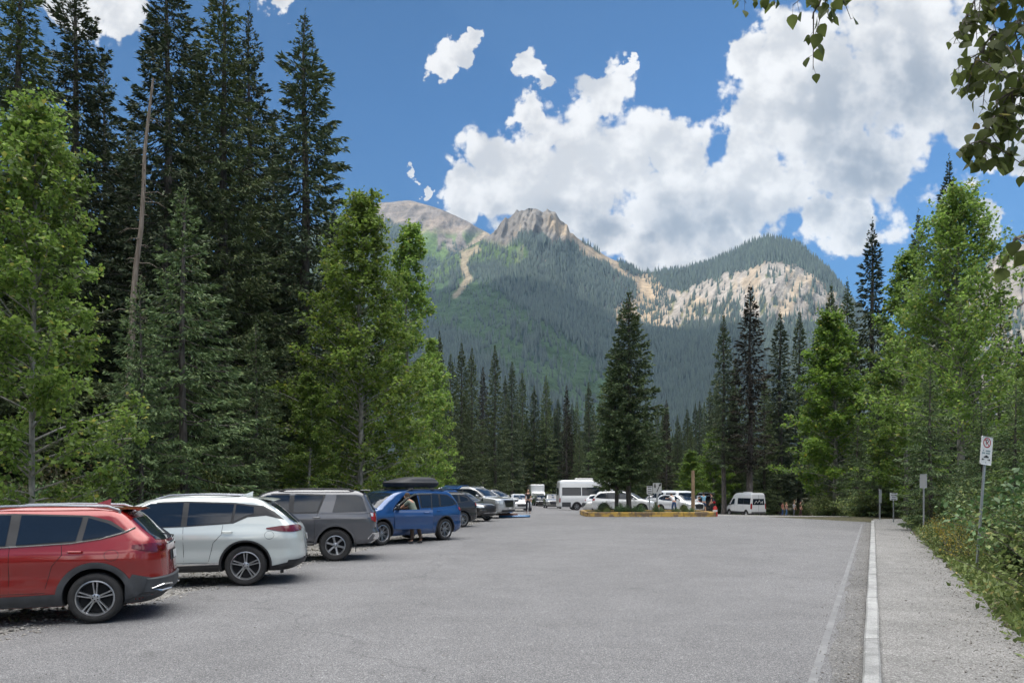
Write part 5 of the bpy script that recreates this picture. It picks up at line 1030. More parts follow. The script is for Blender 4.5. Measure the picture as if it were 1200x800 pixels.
# 4 blue, door open: cut the door opening out of the body
x,y=gp(522.5,633.5)
sh=BLU['sh']
def doorbox():
    b=MB(); V=[]; pts=[(1.20,.47),(2.36,.47),(2.42,1.08),(2.36,1.16),(2.00,1.42),(1.74,1.57),(1.20,1.60)]
    for yy in (.38,1.2): V+= [(a,yy,c) for a,c in pts]
    k=len(pts); b.add(V,[tuple(range(k)),tuple(range(2*k-1,k-1,-1))]+[(j,k+j,k+(j+1)%k,(j+1)%k) for j in range(k)]); return b.mesh('cut',DARKIN,0)
BLU2=blu(); BLU2['cut']=[doorbox()]; BLU2['parts']=[]
full=mk_parts(BLU2['sh'],BLU2); seen={}
for nm,m,fn in full:
    s=fn.__defaults__[0] if fn.__defaults__ else 0; w=fn.__defaults__[1] if fn.__defaults__ and len(fn.__defaults__)>1 else None
    if s==1 and nm=='side_window' and w is BLU2['win'][2]: continue
    if s==1 and nm=='window_surround': fn=(lambda b,s=1:side_patch(BLU2['sh'],[(-.70,1.22,-.56,1.40),(-.3,1.165,-.28,1.56),(.3,1.14,.25,1.60),(1.15,1.115,1.15,1.62)],6,.0035,s,b))
    if s==1 and nm in('door_gap','door_handle') and w is not None and ((isinstance(w,list) and w[0][0]>1.1 and w[0][0]<3) or (not isinstance(w,list) and w>1)): continue
    if s==1 and nm in('mirror','sill_trim'): continue
    BLU2['parts'].append((nm,m,fn))
e=vehicle('blue crossover with black roof box and the driver door open','parked_car','car',BLU2,P_BLUE); ground_pose(e,x,y,-143,0,.95,1.0); BLUE=e
def openable(parent,sh_,pm,ang=62):
    hx,hy=2.42,float(sh_.side(2.42,.8))+.0
    d=MB(); cols=[(1.18,.48,1.18,1.10),(1.5,.48,1.5,1.10),(2.0,.48,2.0,1.09),(2.38,.48,2.42,1.08)]
    V=[]
    for of in (0,-.07):
        c=np.array(cols,float); t=np.linspace(0,1,9)[None]; X_=c[:,0:1]*(1-t)+c[:,2:3]*t; Z_=c[:,1:2]*(1-t)+c[:,3:4]*t; V.append(np.stack([X_,sh_.side(X_,Z_)+of,Z_],-1))
    d.grid(V[0]); d.grid(V[1][::-1]); 
    for e_ in (np.stack([V[0][0],V[1][0]]),np.stack([V[1][-1],V[0][-1]]),np.stack([V[1][:,0],V[0][:,0]]),np.stack([V[0][:,-1],V[1][:,-1]])): d.grid(e_)
    me=d.mesh('front_door',pm,35); o=link('front_door',me,parent); o.location=(hx,hy,0); o.rotation_euler=(0,0,-math.radians(ang)); me.transform(Matrix.Translation((-hx,-hy,0)))
    f=MB(); pth=[(1.20,1.10),(1.21,1.58),(1.74,1.565),(2.00,1.42),(2.30,1.20),(2.40,1.09)]
    f.tube([(a,float(sh_.side(a,c))-.03,c) for a,c in pth],.022,6); m2=f.mesh('window_frame',BLACKP,40); m2.transform(Matrix.Translation((-hx,-hy,0))); link('window_frame',m2,o)
    c_=MB(); c_.tube([(a,float(sh_.side(a,c))-.005,c+.0) for a,c in [(1.18,1.61),(1.74,1.60),(2.02,1.45),(2.40,1.13)]],.010,5); m5=c_.mesh('chrome_strip',CHROME,40); m5.transform(Matrix.Translation((-hx,-hy,0))); link('chrome_strip',m5,o)
    g=MB(); y_=lambda a,c: float(sh_.side(a,c))-.035; g.box((1.77,y_(1.8,.95)-.05,.80),(.9,.05,.45)); m3=g.mesh('door_card',DARKIN,0); m3.transform(Matrix.Translation((-hx,-hy,0))); link('door_card',m3,o)
    mi=MB(); yy=float(sh_.side(2.3,1.12)); mi.rbox((2.30,yy+.17,1.18),(.12,.22,.15),.045); mi.tube([(2.3,yy-.02,1.12),(2.3,yy+.1,1.15)],[.035,.03],6); m4=mi.mesh('mirror',BLACKP,30); m4.transform(Matrix.Translation((-hx,-hy,0))); link('mirror',m4,o)
    hd=MB(); yy=float(sh_.side(1.38,1.0)); hd.tube([(1.29,yy+.004,1.0),(1.31,yy+.04,1.0),(1.45,yy+.043,1.0),(1.47,yy+.004,1.0)],.012,6); m6=hd.mesh('door_handle',pm,30); m6.transform(Matrix.Translation((-hx,-hy,0))); link('door_handle',m6,o)
    return o
openable(e,sh,P_BLUE,38)
ins=MB(); ins.rbox((1.55,.02,.62),(.55,.60,.22),.06); ins.rbox((1.32,.38,.95),(.16,.50,.65),.07); ins.rbox((1.32,.38,1.34),(.10,.26,.18),.04); link('front_seat',ins.mesh('front_seat',BLACKP),e)
stw=MB(); th=np.linspace(0,2*PI,21); stw.tube([(2.02-.05*math.sin(t),.38+.18*math.cos(t),1.02+.17*math.sin(t)) for t in th],.014,6); link('steering_wheel',stw.mesh('steering_wheel',BLACKP),e)
# roof box, its own thing
def on_vehicle(o,car,loc):
    rz=car.rotation_euler[2]; c,s=math.cos(rz),math.sin(rz); k=car.scale[0]; o.location=(car.location[0]+k*(loc[0]*c-loc[1]*s),car.location[1]+k*(loc[0]*s+loc[1]*c),car.location[2]+k*loc[2]); o.rotation_euler=(0,0,rz); return o
b=MB(); R_=[]; 
for z,sx0,sx1,sy in ((0,.98,.90,.38),(.05,1.10,1.04,.43),(.14,1.15,1.08,.45),(.145,1.16,1.09,.46),(.165,1.16,1.09,.46),(.17,1.14,1.07,.45),(.26,1.05,.72,.42),(.33,.96,.30,.36),(.36,.80,.05,.26)):
    th=np.linspace(0,2*PI,49)[:-1]; c_,s_=np.cos(th),np.sin(th); xx=np.where(c_>0,sx1,sx0)*np.sign(c_)*np.abs(c_)**.5; yy=sy*np.sign(s_)*np.abs(s_)**.5; R_.append(np.stack([xx,yy,np.full(48,z)],1))
V=np.vstack(R_); k=len(R_); b.add(V,[tuple(range(47,-1,-1)),tuple(range((k-1)*48,k*48))]+[(i*48+j,i*48+(j+1)%48,(i+1)*48+(j+1)%48,(i+1)*48+j) for i in range(k-1) for j in range(48)])
rb=empty('roof_box',(0,0,0)); tag(rb,'black tapered cargo box on the roof of the blue crossover','roof box'); link('shell',b.mesh('shell',BLACKP,50),rb); on_vehicle(rb,BLUE,(.75,.0,1.80))
cb=MB(); [cb.rbox((q,0,-.03),(.07,1.30,.035),.012) for q in (-.45,.55)]; [cb.box((q,s*.63,-.055),(.09,.05,.05)) for q in (-.45,.55) for s in (1,-1)]; link('crossbar',cb.mesh('crossbar',BLACKP),rb)

def tailgate(car,S,pm,y=.70,z=1.6,x=None,L=.95):
    """raised hatch and the dark load space behind it"""
    sh_=S['sh']; zt=sh_.z1-.08; x0=float(sh_.xr(zt)); b=MB(); V=[]
    for t in np.linspace(0,1,7): V.append([(x0+.05-L*t*.92,yy*(1-.05*t),zt+.10+.22*math.sin(t*2.2)-.02*yy*yy) for yy in np.linspace(-y,y,9)])
    V=np.array(V); b.grid(V); V2=V.copy(); V2[...,2]-=.05; b.grid(V2[::-1]); 
    for q in (0,-1): b.grid(np.stack([V[:,q],V2[:,q]])[::(1 if q else -1)]); b.grid(np.stack([V[q],V2[q]]))
    t=link('tailgate',b.mesh('tailgate',pm,30),car)
    g=MB(); Vg=V[1:5,1:-1].copy(); Vg[...,2]+=.006; g.grid(Vg); link('rear_window',g.mesh('rear_window',GLASS),t)
    o=MB(); end_patch(sh_,sym([(0,.62,0,zt-.12),(y*.95,.62,y*.85,zt-.12)]),6,.016,False,o); link('load_space',o.mesh('load_space',DARKIN),car)
# dark cars between the blue one and the pale luxury one
def place(label,S,pm,px,py,az,lx,ly,s=1,name='parked_car',cat='car',D=None):
    if D is None: x,y=gp(px,py)
    else: x,y=(px-600)/F*D,D
    e=vehicle(label,name,cat,S,pm); ground_pose(e,x,y,az,lx,ly,s); return e
WAG=suv(ro=1.0,wb=2.7,fo=.9,H=1.62,Wd=.90,R=.34,
 frame=[(-.42,1.2,-.36,1.36),(.1,1.12,.08,1.50),(1.05,1.09,1.05,1.52),(1.7,1.08,1.6,1.5),(2.4,1.07,2.25,1.14)],win=[[(-.36,1.21,-.32,1.33),(.1,1.15,.08,1.46)],[(.2,1.14,.18,1.47),(1.0,1.11,1.0,1.49)],[(1.1,1.11,1.1,1.49),(1.62,1.1,1.55,1.47),(2.28,1.09,2.15,1.15)]],
 seams=[[(1.05,1.08),(1.05,.45)],[(2.3,1.04),(2.25,.45)]],handles=[(.3,1.0),(1.3,1.0)],clad=BLACKP,sz=.42,aw=.05,rail=[(-.2,.6,1.54),(-.05,.61,1.59),(1.1,.61,1.60),(1.35,.59,1.54)],mirror=(2.15,1.08),
 tail=[[(-.94,.92,-.92,1.14),(-.7,.98,-.7,1.10)]],rtail=[[(.5,.95,.5,1.08),(.82,.93,.80,1.12)]],rwin=[sym([(0,1.18,0,1.5),(.62,1.18,.55,1.5)])],wind=[sym([(0,1.12,0,1.52),(.72,1.12,.6,1.5)])],
 head=[[(3.05,.76,3.05,.88),(3.38,.74,3.36,.90)]],fhead=[[(.55,.76,.55,.88),(.84,.76,.80,.90)]],
 frontp=[('grille',sym([(0,.42,0,.88),(.38,.5,.48,.84)]),DALLOY,.01),('bumper_intake',sym([(0,.30,0,.39),(.66,.30,.66,.40)]),BLACKP,.014),('bumper_trim',sym([(.0,.455,.0,.475),(.60,.44,.60,.46)]),CHROME,.024)],
 rear=[('rear_bumper',sym([(0,.27,0,.5),(.85,.27,.86,.5)]),BLACKP,.016),('number_plate',sym([(0,.8,0,.915),(.155,.8,.155,.915)]),PLATE,.014)],ws='multi')
WAG['parts']=mk_parts(WAG['sh'],WAG)
e=place('black crossover with a red tail lamp just behind the blue one',WAG,P_BLACK,543,618,-128,0,.90)
e=place('black crossover facing out with a chrome bumper strip, beside the pale luxury off-roader',WAG,P_BLACK,549,611.5,124,2.70,-.90)
e=place('dark blue crossover with raised tailgate behind the blue roof box car',BLU,P_BLUE,533,611,-140,0,.95,1.0); tailgate(e,BLU,P_BLUE)
e=place('large pale silver luxury off-roader with barred chrome grille facing the lot',BIG,P_SILV,571,607.5,122,2.95,-1.0)
e=place('white boxy off-roader parked behind the pale luxury one',PIC,P_WHITE,568,600,118,3.3,-.98,D=53)
e=place('white crossover facing out with a dark wheel showing',BLU,P_WHITE,586,594,125,2.89,-.95,D=60)
e=place('dark crossover at the far end of the left row',WAG,P_BLACK,592,592,120,2.7,-.9,D=72)
e=place('white saloon driving towards the camera beside the walking person',SED,P_WHITE,612,594,172,3.4,0,D=60,name='moving_car')
e=place('champagne crossover facing the camera left of the white minibus',WAG,P_DSILV,649,592,178,3.4,0,D=80)
e=place('dark car following the white saloon in front of the motorhome',SED,P_BLACK,636,589,176,3.4,0,D=95,name='moving_car')
e=place('red car far away right of the motorhome',SED,P_RED,642,588,176,3.4,0,D=110)
# white motorhome far away
def camper(label,px,D,az,name,L=5.2,Wc=1.15,H=2.9,cab=True):
    x=(px-600)/F*D; e=empty(name,(x,D,float(gz(x,D))+.02),PI/2-math.radians(az)); tag(e,label,'camper')
    b=MB(); b.rbox((0,0,.55+(H-.55)/2),(L,Wc*2,H-.55),.14,4); b.build('body',P_WHITE,e)
    for s in (1,-1): w=MB(); w.rbox((-.3,s*(Wc+.004),1.75),(1.5,.02,.6),.009); w.build('side_window',GLASS,e)
    if cab:
        c=MB(); V=[];
        for (xx,z0,z1,w) in ((L/2-.1,.4,1.95,1.0),(L/2+.6,.4,1.9,.98),(L/2+1.05,.4,1.25,.96),(L/2+1.75,.42,1.12,.9),(L/2+1.9,.45,.95,.85)): V.append([(xx,-w,z0),(xx,-w,z1-.12),(xx,-w*.86,z1),(xx,w*.86,z1),(xx,w,z1-.12),(xx,w,z0)])
        c.grid(np.array(V)); c.add(V[-1],[(0,1,2,3,4,5)]); c.build('cab',P_WHITE,e)
        g=MB(); g.add([(L/2+.66,-.80,1.80),(L/2+1.06,-.82,1.27),(L/2+1.06,.82,1.27),(L/2+.66,.80,1.80)],[(0,1,2,3)]); g.build('windscreen',GLASS,e)
        g=MB(); g.rbox((L/2+1.9,0,.78),(.06,1.2,.26),.02); g.build('grille',BLACKP,e)
    else:
        g=MB(); g.rbox((-L/2-.006,0,1.95),(.02,1.1,.5),.009); g.build('rear_window',GLASS,e)
    add_wheels(e,[-1.0,1.0+(1.6 if cab else -.2)],Wc-.05,.36,'van'); return e
camper('white motorhome with overcab box driving in at the far end',628,105,176,'motorhome',4.6,1.0,2.9)
camper('white caravan behind the white truck near the wooden pole',795,96,-6,'caravan',5.0,1.12,3.0,False)
camper('cream caravan peeking out behind the arrow sign',782,88,-4,'caravan',4.2,1.1,2.6,False)
e=place('white minibus with a long dark window band parked across the lot',BUS,P_WHITE,676,598.5,84,0,-1.08,name='minibus',cat='bus',D=71)
e=place('pale silver crossover half hidden behind the island spruces',WHT,P_PEARL,700.5,598.5,-100,2.82,.955,D=57)
e=place('white crossover behind the right end of the island spruces facing right',BLU,P_WHITE,752,599,112,2.89,-.95,D=54)
e=place('white hatchback parked behind the minibus nose',WAG,P_WHITE,727,597,118,2.7,-.9,D=66)
e=place('white truck with canopy and open door beside the arrow sign',PIC,P_WHITE,783,599.5,-20,0,.98,D=60,name='pickup_truck',cat='truck')
e=place('white car parked between the white truck and the wooden pole',WAG,P_WHITE,801,599,150,2.7,-.9,D=58)
e=place('dark estate with its tailgate raised right of the wooden pole',WAG,P_BLACK,828,600,-2,-.95,0,D=62); tailgate(e,WAG,P_BLACK)
e=place('dark car partly seen behind the arrow sign',WAG,P_BLACK,765,598,100,0,-.9,D=64)
e=place('white van with zigzag emblem on its rear window at the forest edge',VAN,P_WHITE,889,604.5,-14,-1.0,0,name='van',cat='van',D=83)
# board lying on the ground in front of the pale luxury off-roader
b=MB(); V=[]
for t in np.linspace(-1,1,15):
    w=.38*(1-abs(t)**2.6)**.5+.01; V.append([(t*1.6,-w,.06),(t*1.6,-w*.8,.13),(t*1.6,w*.8,.13),(t*1.6,w,.06),(t*1.6,w*.7,.0),(t*1.6,-w*.7,.0),(t*1.6,-w,.06)])
b.grid(np.array(V)); x,y=gp(603,606.5); o=b.build('paddle_board',mat('board_blue',(.03,.16,.36),.4,0,.3,.1)); o.location=(x,y,float(gz(x,y))+.03); o.rotation_euler=(0,0,.25); o.scale=(.62,.8,1); tag(o,'blue paddle board lying on the ground before the pale luxury off-roader','paddle board')
b=MB(); V=[]
for t in np.linspace(-1,1,11):
    w=.16*(1-abs(t)**2.6)**.5+.01; V.append([(t*.7,-w,.14),(t*.7,-w*.7,.24),(t*.7,w*.7,.24),(t*.7,w,.14),(t*.7,-w,.14)])
b.grid(np.array(V)); o=b.build('life_vest_bag',mat('brown_fabric',(.20,.09,.05),.8)); o.location=(x-.5,y+.1,float(gz(x,y))+.02); o.rotation_euler=(0,0,.2); tag(o,'brown bag resting on the blue paddle board','bag')
# ================================================================ PEOPLE
def skinned(name,verts,edges,rad,m,parent,sub=2):
    me=bpy.data.meshes.new(name); me.from_pydata([tuple(v) for v in verts],edges,[]); o=bpy.data.objects.new(name,me); C.objects.link(o)
    md=o.modifiers.new('s','SKIN'); md.use_smooth_shade=True
    for i,v in enumerate(me.skin_vertices[0].data): r=rad[i]; v.radius=(r,r) if not isinstance(r,tuple) else r; v.use_root=(i==0)
    sb=o.modifiers.new('u','SUBSURF'); sb.levels=sub; sb.render_levels=sub
    dg=bpy.context.evaluated_depsgraph_get(); dg.update(); r=bpy.data.meshes.new_from_object(o.evaluated_get(dg)); r.name=name; r.materials.clear(); r.materials.append(m)
    bpy.data.objects.remove(o); return link(name,r,parent)
def person(label,x,y,az,shirt,legs,hair,h=1.70,bend=0.0,stride=.12,arms=((.15,.1,.25),(.15,.1,.25)),shorts=False,z=None,longhair=False):
    """arms: (swing forward, spread, elbow bend) for left and right; bend: forward lean of the trunk"""
    e=empty('person',(x,y,float(gz(x,y))+.03 if z is None else z),PI/2-math.radians(az)); tag(e,label,'person'); k=h/1.72; e.scale=(k,k,k)
    def tr(p):  # trunk lean about the hips
        p=np.array(p,float); c,s=math.cos(bend),math.sin(bend); dx,dz=p[0],p[2]-.95; return np.array([dx*c+dz*s,p[1],.95-dx*s+dz*c])
    V=[(0,0,.95),tr((0,0,1.10)),tr((.0,0,1.28)),tr((-.005,0,1.42)),tr((0,0,1.50)),tr((.015,0,1.57)),tr((.02,0,1.66)),tr((.015,0,1.715))]
    R=[(.14,.11),(.125,.10),(.145,.105),(.11,.08),.052,.062,.084,.05]; E=[(i,i+1) for i in range(7)]
    nose=len(V); V.append(tr((.125,0,1.625))); R.append(.014); E.append((6,nose))
    J={}
    for sd,s in (('L',1),('R',-1)):
        sw,sp,el=arms[0 if s>0 else 1]
        sh=tr((0,s*.165,1.41)); a=sw; ud=np.array([math.sin(a),s*math.sin(sp),-math.cos(a)*math.cos(sp)]); ua=unit(ud); elb=sh+ua*.29
        b_=a+el; fd=unit(np.array([math.sin(b_),s*math.sin(sp)*.5,-math.cos(b_)])); wr=elb+fd*.25; pm=wr+fd*.07
        i0=len(V); V+=[sh,elb,wr,pm]; R+=[.052,.040,.027,(.038,.02)]; E+=[(3,i0),(i0,i0+1),(i0+1,i0+2),(i0+2,i0+3)]
        side=np.array([0,1,0.]) if abs(fd[1])<.8 else np.array([1,0,0.]); across=unit(np.cross(fd,side))
        for q,(off,ln) in enumerate(((-.030,.062),(-.010,.075),(.010,.070),(.030,.055))):
            j=len(V); kd=unit(fd+side*(-s)*.25); V+=[pm+fd*.025+across*off,pm+fd*.025+across*off*1.1+kd*ln*.55,pm+fd*.025+across*off*1.1+kd*ln*.55+unit(kd+side*(-s)*.6)*ln*.45]; R+=[.010,.009,.007]; E+=[(i0+3,j),(j,j+1),(j+1,j+2)]
        j=len(V); td=unit(fd*.6-across*.8); V+=[wr+fd*.03-across*.03,wr+fd*.03-across*.03+td*.045]; R+=[.012,.009]; E+=[(i0+2,j),(j,j+1)]
        hp=np.array([0,s*.09,.90]); kn=np.array([s*stride*.7+.03,s*.10,.50]); an=np.array([s*stride-.01-(.03 if s<0 else 0),s*.10,.09]); to=an+np.array([.13,s*.02,-.055])
        i1=len(V); V+=[hp,kn,an,to]; R+=[.085,.056,.036,(.038,.022)]; E+=[(0,i1),(i1,i1+1),(i1+1,i1+2),(i1+2,i1+3)]; J[sd]=(sh,elb,wr,hp,kn,an,to)
    body=skinned('body',V,E,R,SKIN,e)
    ln=.55
    v=[tr((0,0,.98)),tr((0,0,1.12)),tr((0,0,1.28)),tr((-.005,0,1.41)),tr((0,0,1.47))]; r=[(.155,.125),(.145,.12),(.165,.125),(.13,.10),.065]; ed=[(0,1),(1,2),(2,3),(3,4)]
    for sd in 'LR': sh,elb=J[sd][0],J[sd][1]; i=len(v); v+=[sh,sh*(1-ln)+elb*ln]; r+=[.068,.058]; ed+=[(3,i),(i,i+1)]
    skinned('shirt',v,ed,r,shirt,e)
    v=[np.array((0,0,.97)),np.array((0,0,.90))]; r=[(.15,.125),(.145,.125)]; ed=[(0,1)]
    for sd in 'LR':
        hp,kn,an=J[sd][3:6]; i=len(v); v+=[hp-[0,0,.04],kn if not shorts else kn+[0,0,.08]]; r+=[.10,.075]; ed+=[(1,i),(i,i+1)]
        if not shorts: v.append(an+[0,0,.02]); r.append(.055); ed.append((i+1,i+2))
    skinned('trousers' if not shorts else 'shorts',v,ed,r,legs,e)
    b=MB(); cpt=tr((-.012,0,1.655)); th=np.linspace(0,PI*.56,8); 
    V_=[]; 
    for t in th:
        a=np.linspace(0,2*PI,17); V_.append(np.stack([cpt[0]+.102*np.sin(t)*np.cos(a)-.012*t,cpt[1]+.092*np.sin(t)*np.sin(a),cpt[2]+.105*np.cos(t)+0*a-(.05*(np.cos(a)<-.2) if longhair is False else .20*(np.cos(a)<-.1))*(t>1.2)],-1))
    b.grid(np.array(V_)[::-1]); b.build('hair',hair,e,70)
    b=MB(); 
    for s in (1,-1): c=tr((.092,s*.032,1.645)); b.lathe([(0,-.009),(.009,0),(0,.009)],8,'z',c=c)
    b.build('eyes',SEAM,e)
    for sd in 'LR': an,to=J[sd][5],J[sd][6]; skinned('shoe',[an+[-.05,0,-.045],an+[.05,0,-.04],to+[.02,0,0]],[(0,1),(1,2)],[(.042,.038),(.046,.045),(.042,.03)],mat('dark_shoe',(.05,.05,.05),.7),e,1)
    return e
def cloth(n,c): return mat(n,c,.85,0,0,.2,15)
HB=cloth('brown_hair',(.05,.028,.015)); HK=cloth('black_hair',(.015,.012,.01)); HL=cloth('fair_hair',(.28,.19,.09))
def pp(label,px,py,D,*a,**k): x=(px-600)/F*D; return person(label,x,D,*a,**k)
# beside the open blue door
rz=BLUE.rotation_euler[2]; c_,s_=math.cos(rz),math.sin(rz); lx,ly=1.66,1.16
person('person in a grey green shirt leaning in behind the open blue car door',BLUE.location[0]+lx*c_-ly*s_,BLUE.location[1]+lx*s_+ly*c_,math.degrees(PI/2-rz)+70,cloth('grey_green_shirt',(.19,.22,.17)),cloth('dark_brown_trousers',(.07,.045,.03)),HB,1.68,.5,.10,((.9,.1,.6),(.8,.1,.7)))
pp('person in dark clothes walking in front of the white saloon',619,595,54,175,cloth('black_shirt',(.02,.02,.025)),cloth('dark_trousers',(.03,.03,.04)),HB,1.76,0,.16)
pp('person in a white shirt bending into the open white truck',790,600,57,-20,cloth('white_shirt',(.7,.7,.7)),cloth('blue_jeans',(.04,.08,.18)),HB,1.75,.65,.1,((1.1,.1,.5),(1.0,.1,.5)))
pp('person in a light blue shirt loading the car with the raised tailgate',825,600,59.5,-5,cloth('light_blue_shirt',(.18,.36,.48)),cloth('navy_shorts',(.03,.05,.12)),HK,1.75,.2,.08,((1.1,.15,.5),(1.1,.15,.5)),shorts=True)
pp('person in dark clothes standing right of the raised tailgate',834,600,61,-80,cloth('black_shirt',(.02,.02,.025)),cloth('black_trousers',(.02,.02,.02)),HK,1.72)
pp('person in a coral top and blue jeans, leftmost of the walkers by the forest',917,604,86,80,cloth('coral_top',(.52,.20,.14)),cloth('blue_jeans',(.04,.08,.18)),HB,1.66,0,.12,longhair=True)
pp('fair haired person in blue jeans walking beside the coral top',921.5,604,87,85,cloth('peach_top',(.55,.34,.26)),cloth('bright_jeans',(.07,.17,.33)),HL,1.68,0,.12,longhair=True)
pp('person in a pale grey top with raised arm among the walkers by the forest',930.5,604,86,75,cloth('pale_grey_top',(.45,.46,.48)),cloth('grey_trousers',(.10,.11,.13)),HB,1.68,0,.1,((2.4,.2,.6),(.2,.1,.3)))
pp('person in dark brown clothes, rightmost of the walkers by the forest',938,604,85,95,cloth('dark_brown_top',(.06,.035,.03)),cloth('maroon_trousers',(.07,.03,.03)),HK,1.76,0,.12)
# ================================================================ SIGNS, POSTS, ISLAND
STEEL=mat('galvanised_steel',(.40,.42,.44),.45,.6,0,.15,30); SWHITE=mat('sign_white',(.68,.69,.70),.35,0,0,.06); SBACK=mat('sign_back',(.36,.37,.38),.5,.1); SRED=mat('sign_red',(.38,.02,.03),.4); SBLK=mat('sign_black',(.02,.02,.02),.5); SGRN=mat('sign_teal',(.05,.16,.18),.5)
def text_mesh(s,size,m,depth=.001):
    cu=bpy.data.curves.new('t','FONT'); cu.body=s; cu.size=size; cu.align_x='CENTER'; cu.align_y='CENTER'; cu.extrude=depth
    o=bpy.data.objects.new('t',cu); C.objects.link(o); dg=bpy.context.evaluated_depsgraph_get(); dg.update(); me=bpy.data.meshes.new_from_object(o.evaluated_get(dg)); bpy.data.objects.remove(o); me.materials.clear(); me.materials.append(m); return me
def ringm(b,cx,cz,r0,r1,y,n=36):
    a=np.linspace(0,2*PI,n+1); b.grid(np.stack([np.stack([cx+r*np.cos(a),np.full(n+1,y),cz+r*np.sin(a)],-1) for r in (r0,r1)]))
def sign(label,px,ptop,pbot,D,w,hgt,face,yaw=0,lean=0,post=.03,cat='sign',back=False):
    x=(px-600)/F*D; z0=float(gz(x,D)); zt=CH-(ptop-HZ)/F*D; e=empty('road_sign',(x,D,z0)); e.rotation_euler=(0,lean,math.radians(yaw)); tag(e,label,cat)
    H=zt-z0; b=MB(); b.box((0,0,H/2-.2),(post*1.6,post,H+.1)); 
    for i in range(int(H/.12)): b.box((0,-post/2-.0006,.2+i*.12),(.012,.001,.012))
    b.build('post',STEEL,e,0)
    b=MB(); b.rbox((0,0,0),(w,hgt,.004),.025,4); me=b.mesh('plate',SWHITE if not back else SBACK,0); me.transform(Matrix.Rotation(PI/2,4,'X')); me.transform(Matrix.Translation((0,-post/2-.004,H-hgt/2))); p=link('plate',me,e)
    y=-post/2-.0085; cz=H-hgt/2
    b=MB(); 
    for q in (.42,-.42): b.lathe([(.012,-.004),(.012,.004),(0,.006)],8,'y',c=(0,y+.002,cz+q*hgt))
    b.build('bolt',STEEL,p)
    face(p,y,cz); return e
def parking_face(p,y,cz):
    b=MB(); ringm(b,0,cz+.165,.085,.108,y); c,s=math.cos(-PI/4),math.sin(-PI/4); L=.09
    b.add([(c*L-s*.010,y-.0006,cz+.165+s*L+c*.010),(c*L+s*.010,y-.0006,cz+.165+s*L-c*.010),(-c*L+s*.010,y-.0006,cz+.165-s*L-c*.010),(-c*L-s*.010,y-.0006,cz+.165-s*L+c*.010)],[(0,1,2,3)])
    b.build('prohibition_ring',SRED,p,0)
    me=text_mesh('P',.17,SBLK,.0002); me.transform(Matrix.Rotation(PI/2,4,'X')); me.transform(Matrix.Translation((0,y+.0004,cz+.165))); link('letter',me,p)
    b=MB()
    for (x0,x1,z) in ((-.10,-.075,-.005),(-.02,.11,-.005),(-.12,-.04,-.055),(-.015,.10,-.055)): 
        n=max(1,int((x1-x0)/.022))
        for i in range(n): b.box((x0+(i+.5)*(x1-x0)/n,y,cz+z),((x1-x0)/n*.7,.001,.026))
    b.build('lettering',SGRN,p,0)
    b=MB(); b.add([(-.07,y,cz-.15),(-.06,y,cz-.125),(-.03,y,cz-.12),(-.015,y,cz-.10),(.03,y,cz-.10),(.045,y,cz-.12),(.07,y,cz-.125),(.075,y,cz-.15)],[(7,6,5,4,3,2,1,0)])
    for s in (1,-1): b.add([(s*.125,y,cz-.19),(s*.085,y,cz-.165),(s*.085,y,cz-.215)],[(0,1,2) if s>0 else (2,1,0)]); b.box((s*.065,y,cz-.19),(.05,.001,.014))
    b.build('tow_symbol',SBLK,p,0)
sign('white no parking sign with red ring on the leaning post nearest the camera',1144,510,668,15.2,.30,.60,parking_face,18,.10)
def lines_face(p,y,cz):
    b=MB()
    for i,(w,z) in enumerate(((.26,.15),(.30,.05),(.22,-.05),(.30,-.15))):
        for k in range(5): b.box((-w/2+(k+.5)*w/5,y,cz+z),(w/5*.75,.001,.04))
    b.build('lettering',SBLK,p,0)
sign('small white square notice on a short post at the end of the gravel path',1047,577,607,37.5,.40,.38,lines_face,8)
sign('narrow grey sign seen nearly edge on halfway along the verge',1082.5,555,616,28.5,.30,.55,lambda p,y,c:None,-68,0,.035,back=True)
sign('grey back of a narrow sign left of the small square notice',1031,573,606,41,.22,.75,lambda p,y,c:None,30,0,.05,back=True)
def arrow_face(p,y,cz):
    b=MB()
    b.box((-.28,y,cz+.30),(.15,.001,.42)); b.add([(-.42,y,cz+.12),(-.14,y,cz+.12),(-.28,y,cz-.10)],[(0,2,1)])
    b.add([(.30,y,cz+.28),(.44,y,cz+.34),(.02,y,cz-.52),(-.08,y,cz-.45)],[(0,3,2,1)]); b.add([(.16,y,cz+.40),(.50,y,cz+.60),(.48,y,cz+.22)],[(0,2,1)])
    b.build('arrows',SBLK,p,0)
def arrow_small(p,y,cz):
    b=MB(); k=.52
    b.box((-.16,y,cz+.20),(.09,.001,.16)); b.add([(-.25,y,cz+.13),(-.07,y,cz+.13),(-.16,y,cz-.02)],[(0,2,1)])
    b.add([(.14,y,cz+.18),(.21,y,cz+.21),(.0,y,cz-.28),(-.06,y,cz-.26)],[(0,3,2,1)]); b.add([(.08,y,cz+.22),(.27,y,cz+.34),(.25,y,cz+.12)],[(0,2,1)])
    b.build('arrows',SBLK,p,0)
sign('large white sign with two black arrow marks behind the island',770,565.5,600,50.5,.62,.72,arrow_small,4,0,.06)
def stack_face(p,y,cz):
    b=MB()
    for i,z in enumerate((.22,.06,-.10,-.24)): b.box((0,y,cz+z),(.30-.05*(i%2),.001,.05))
    b.build('lettering',SBLK,p,0)
sign('dark blue information board left of the arrow sign',761,569,600,52,.42,.60,stack_face,10,0,.06)
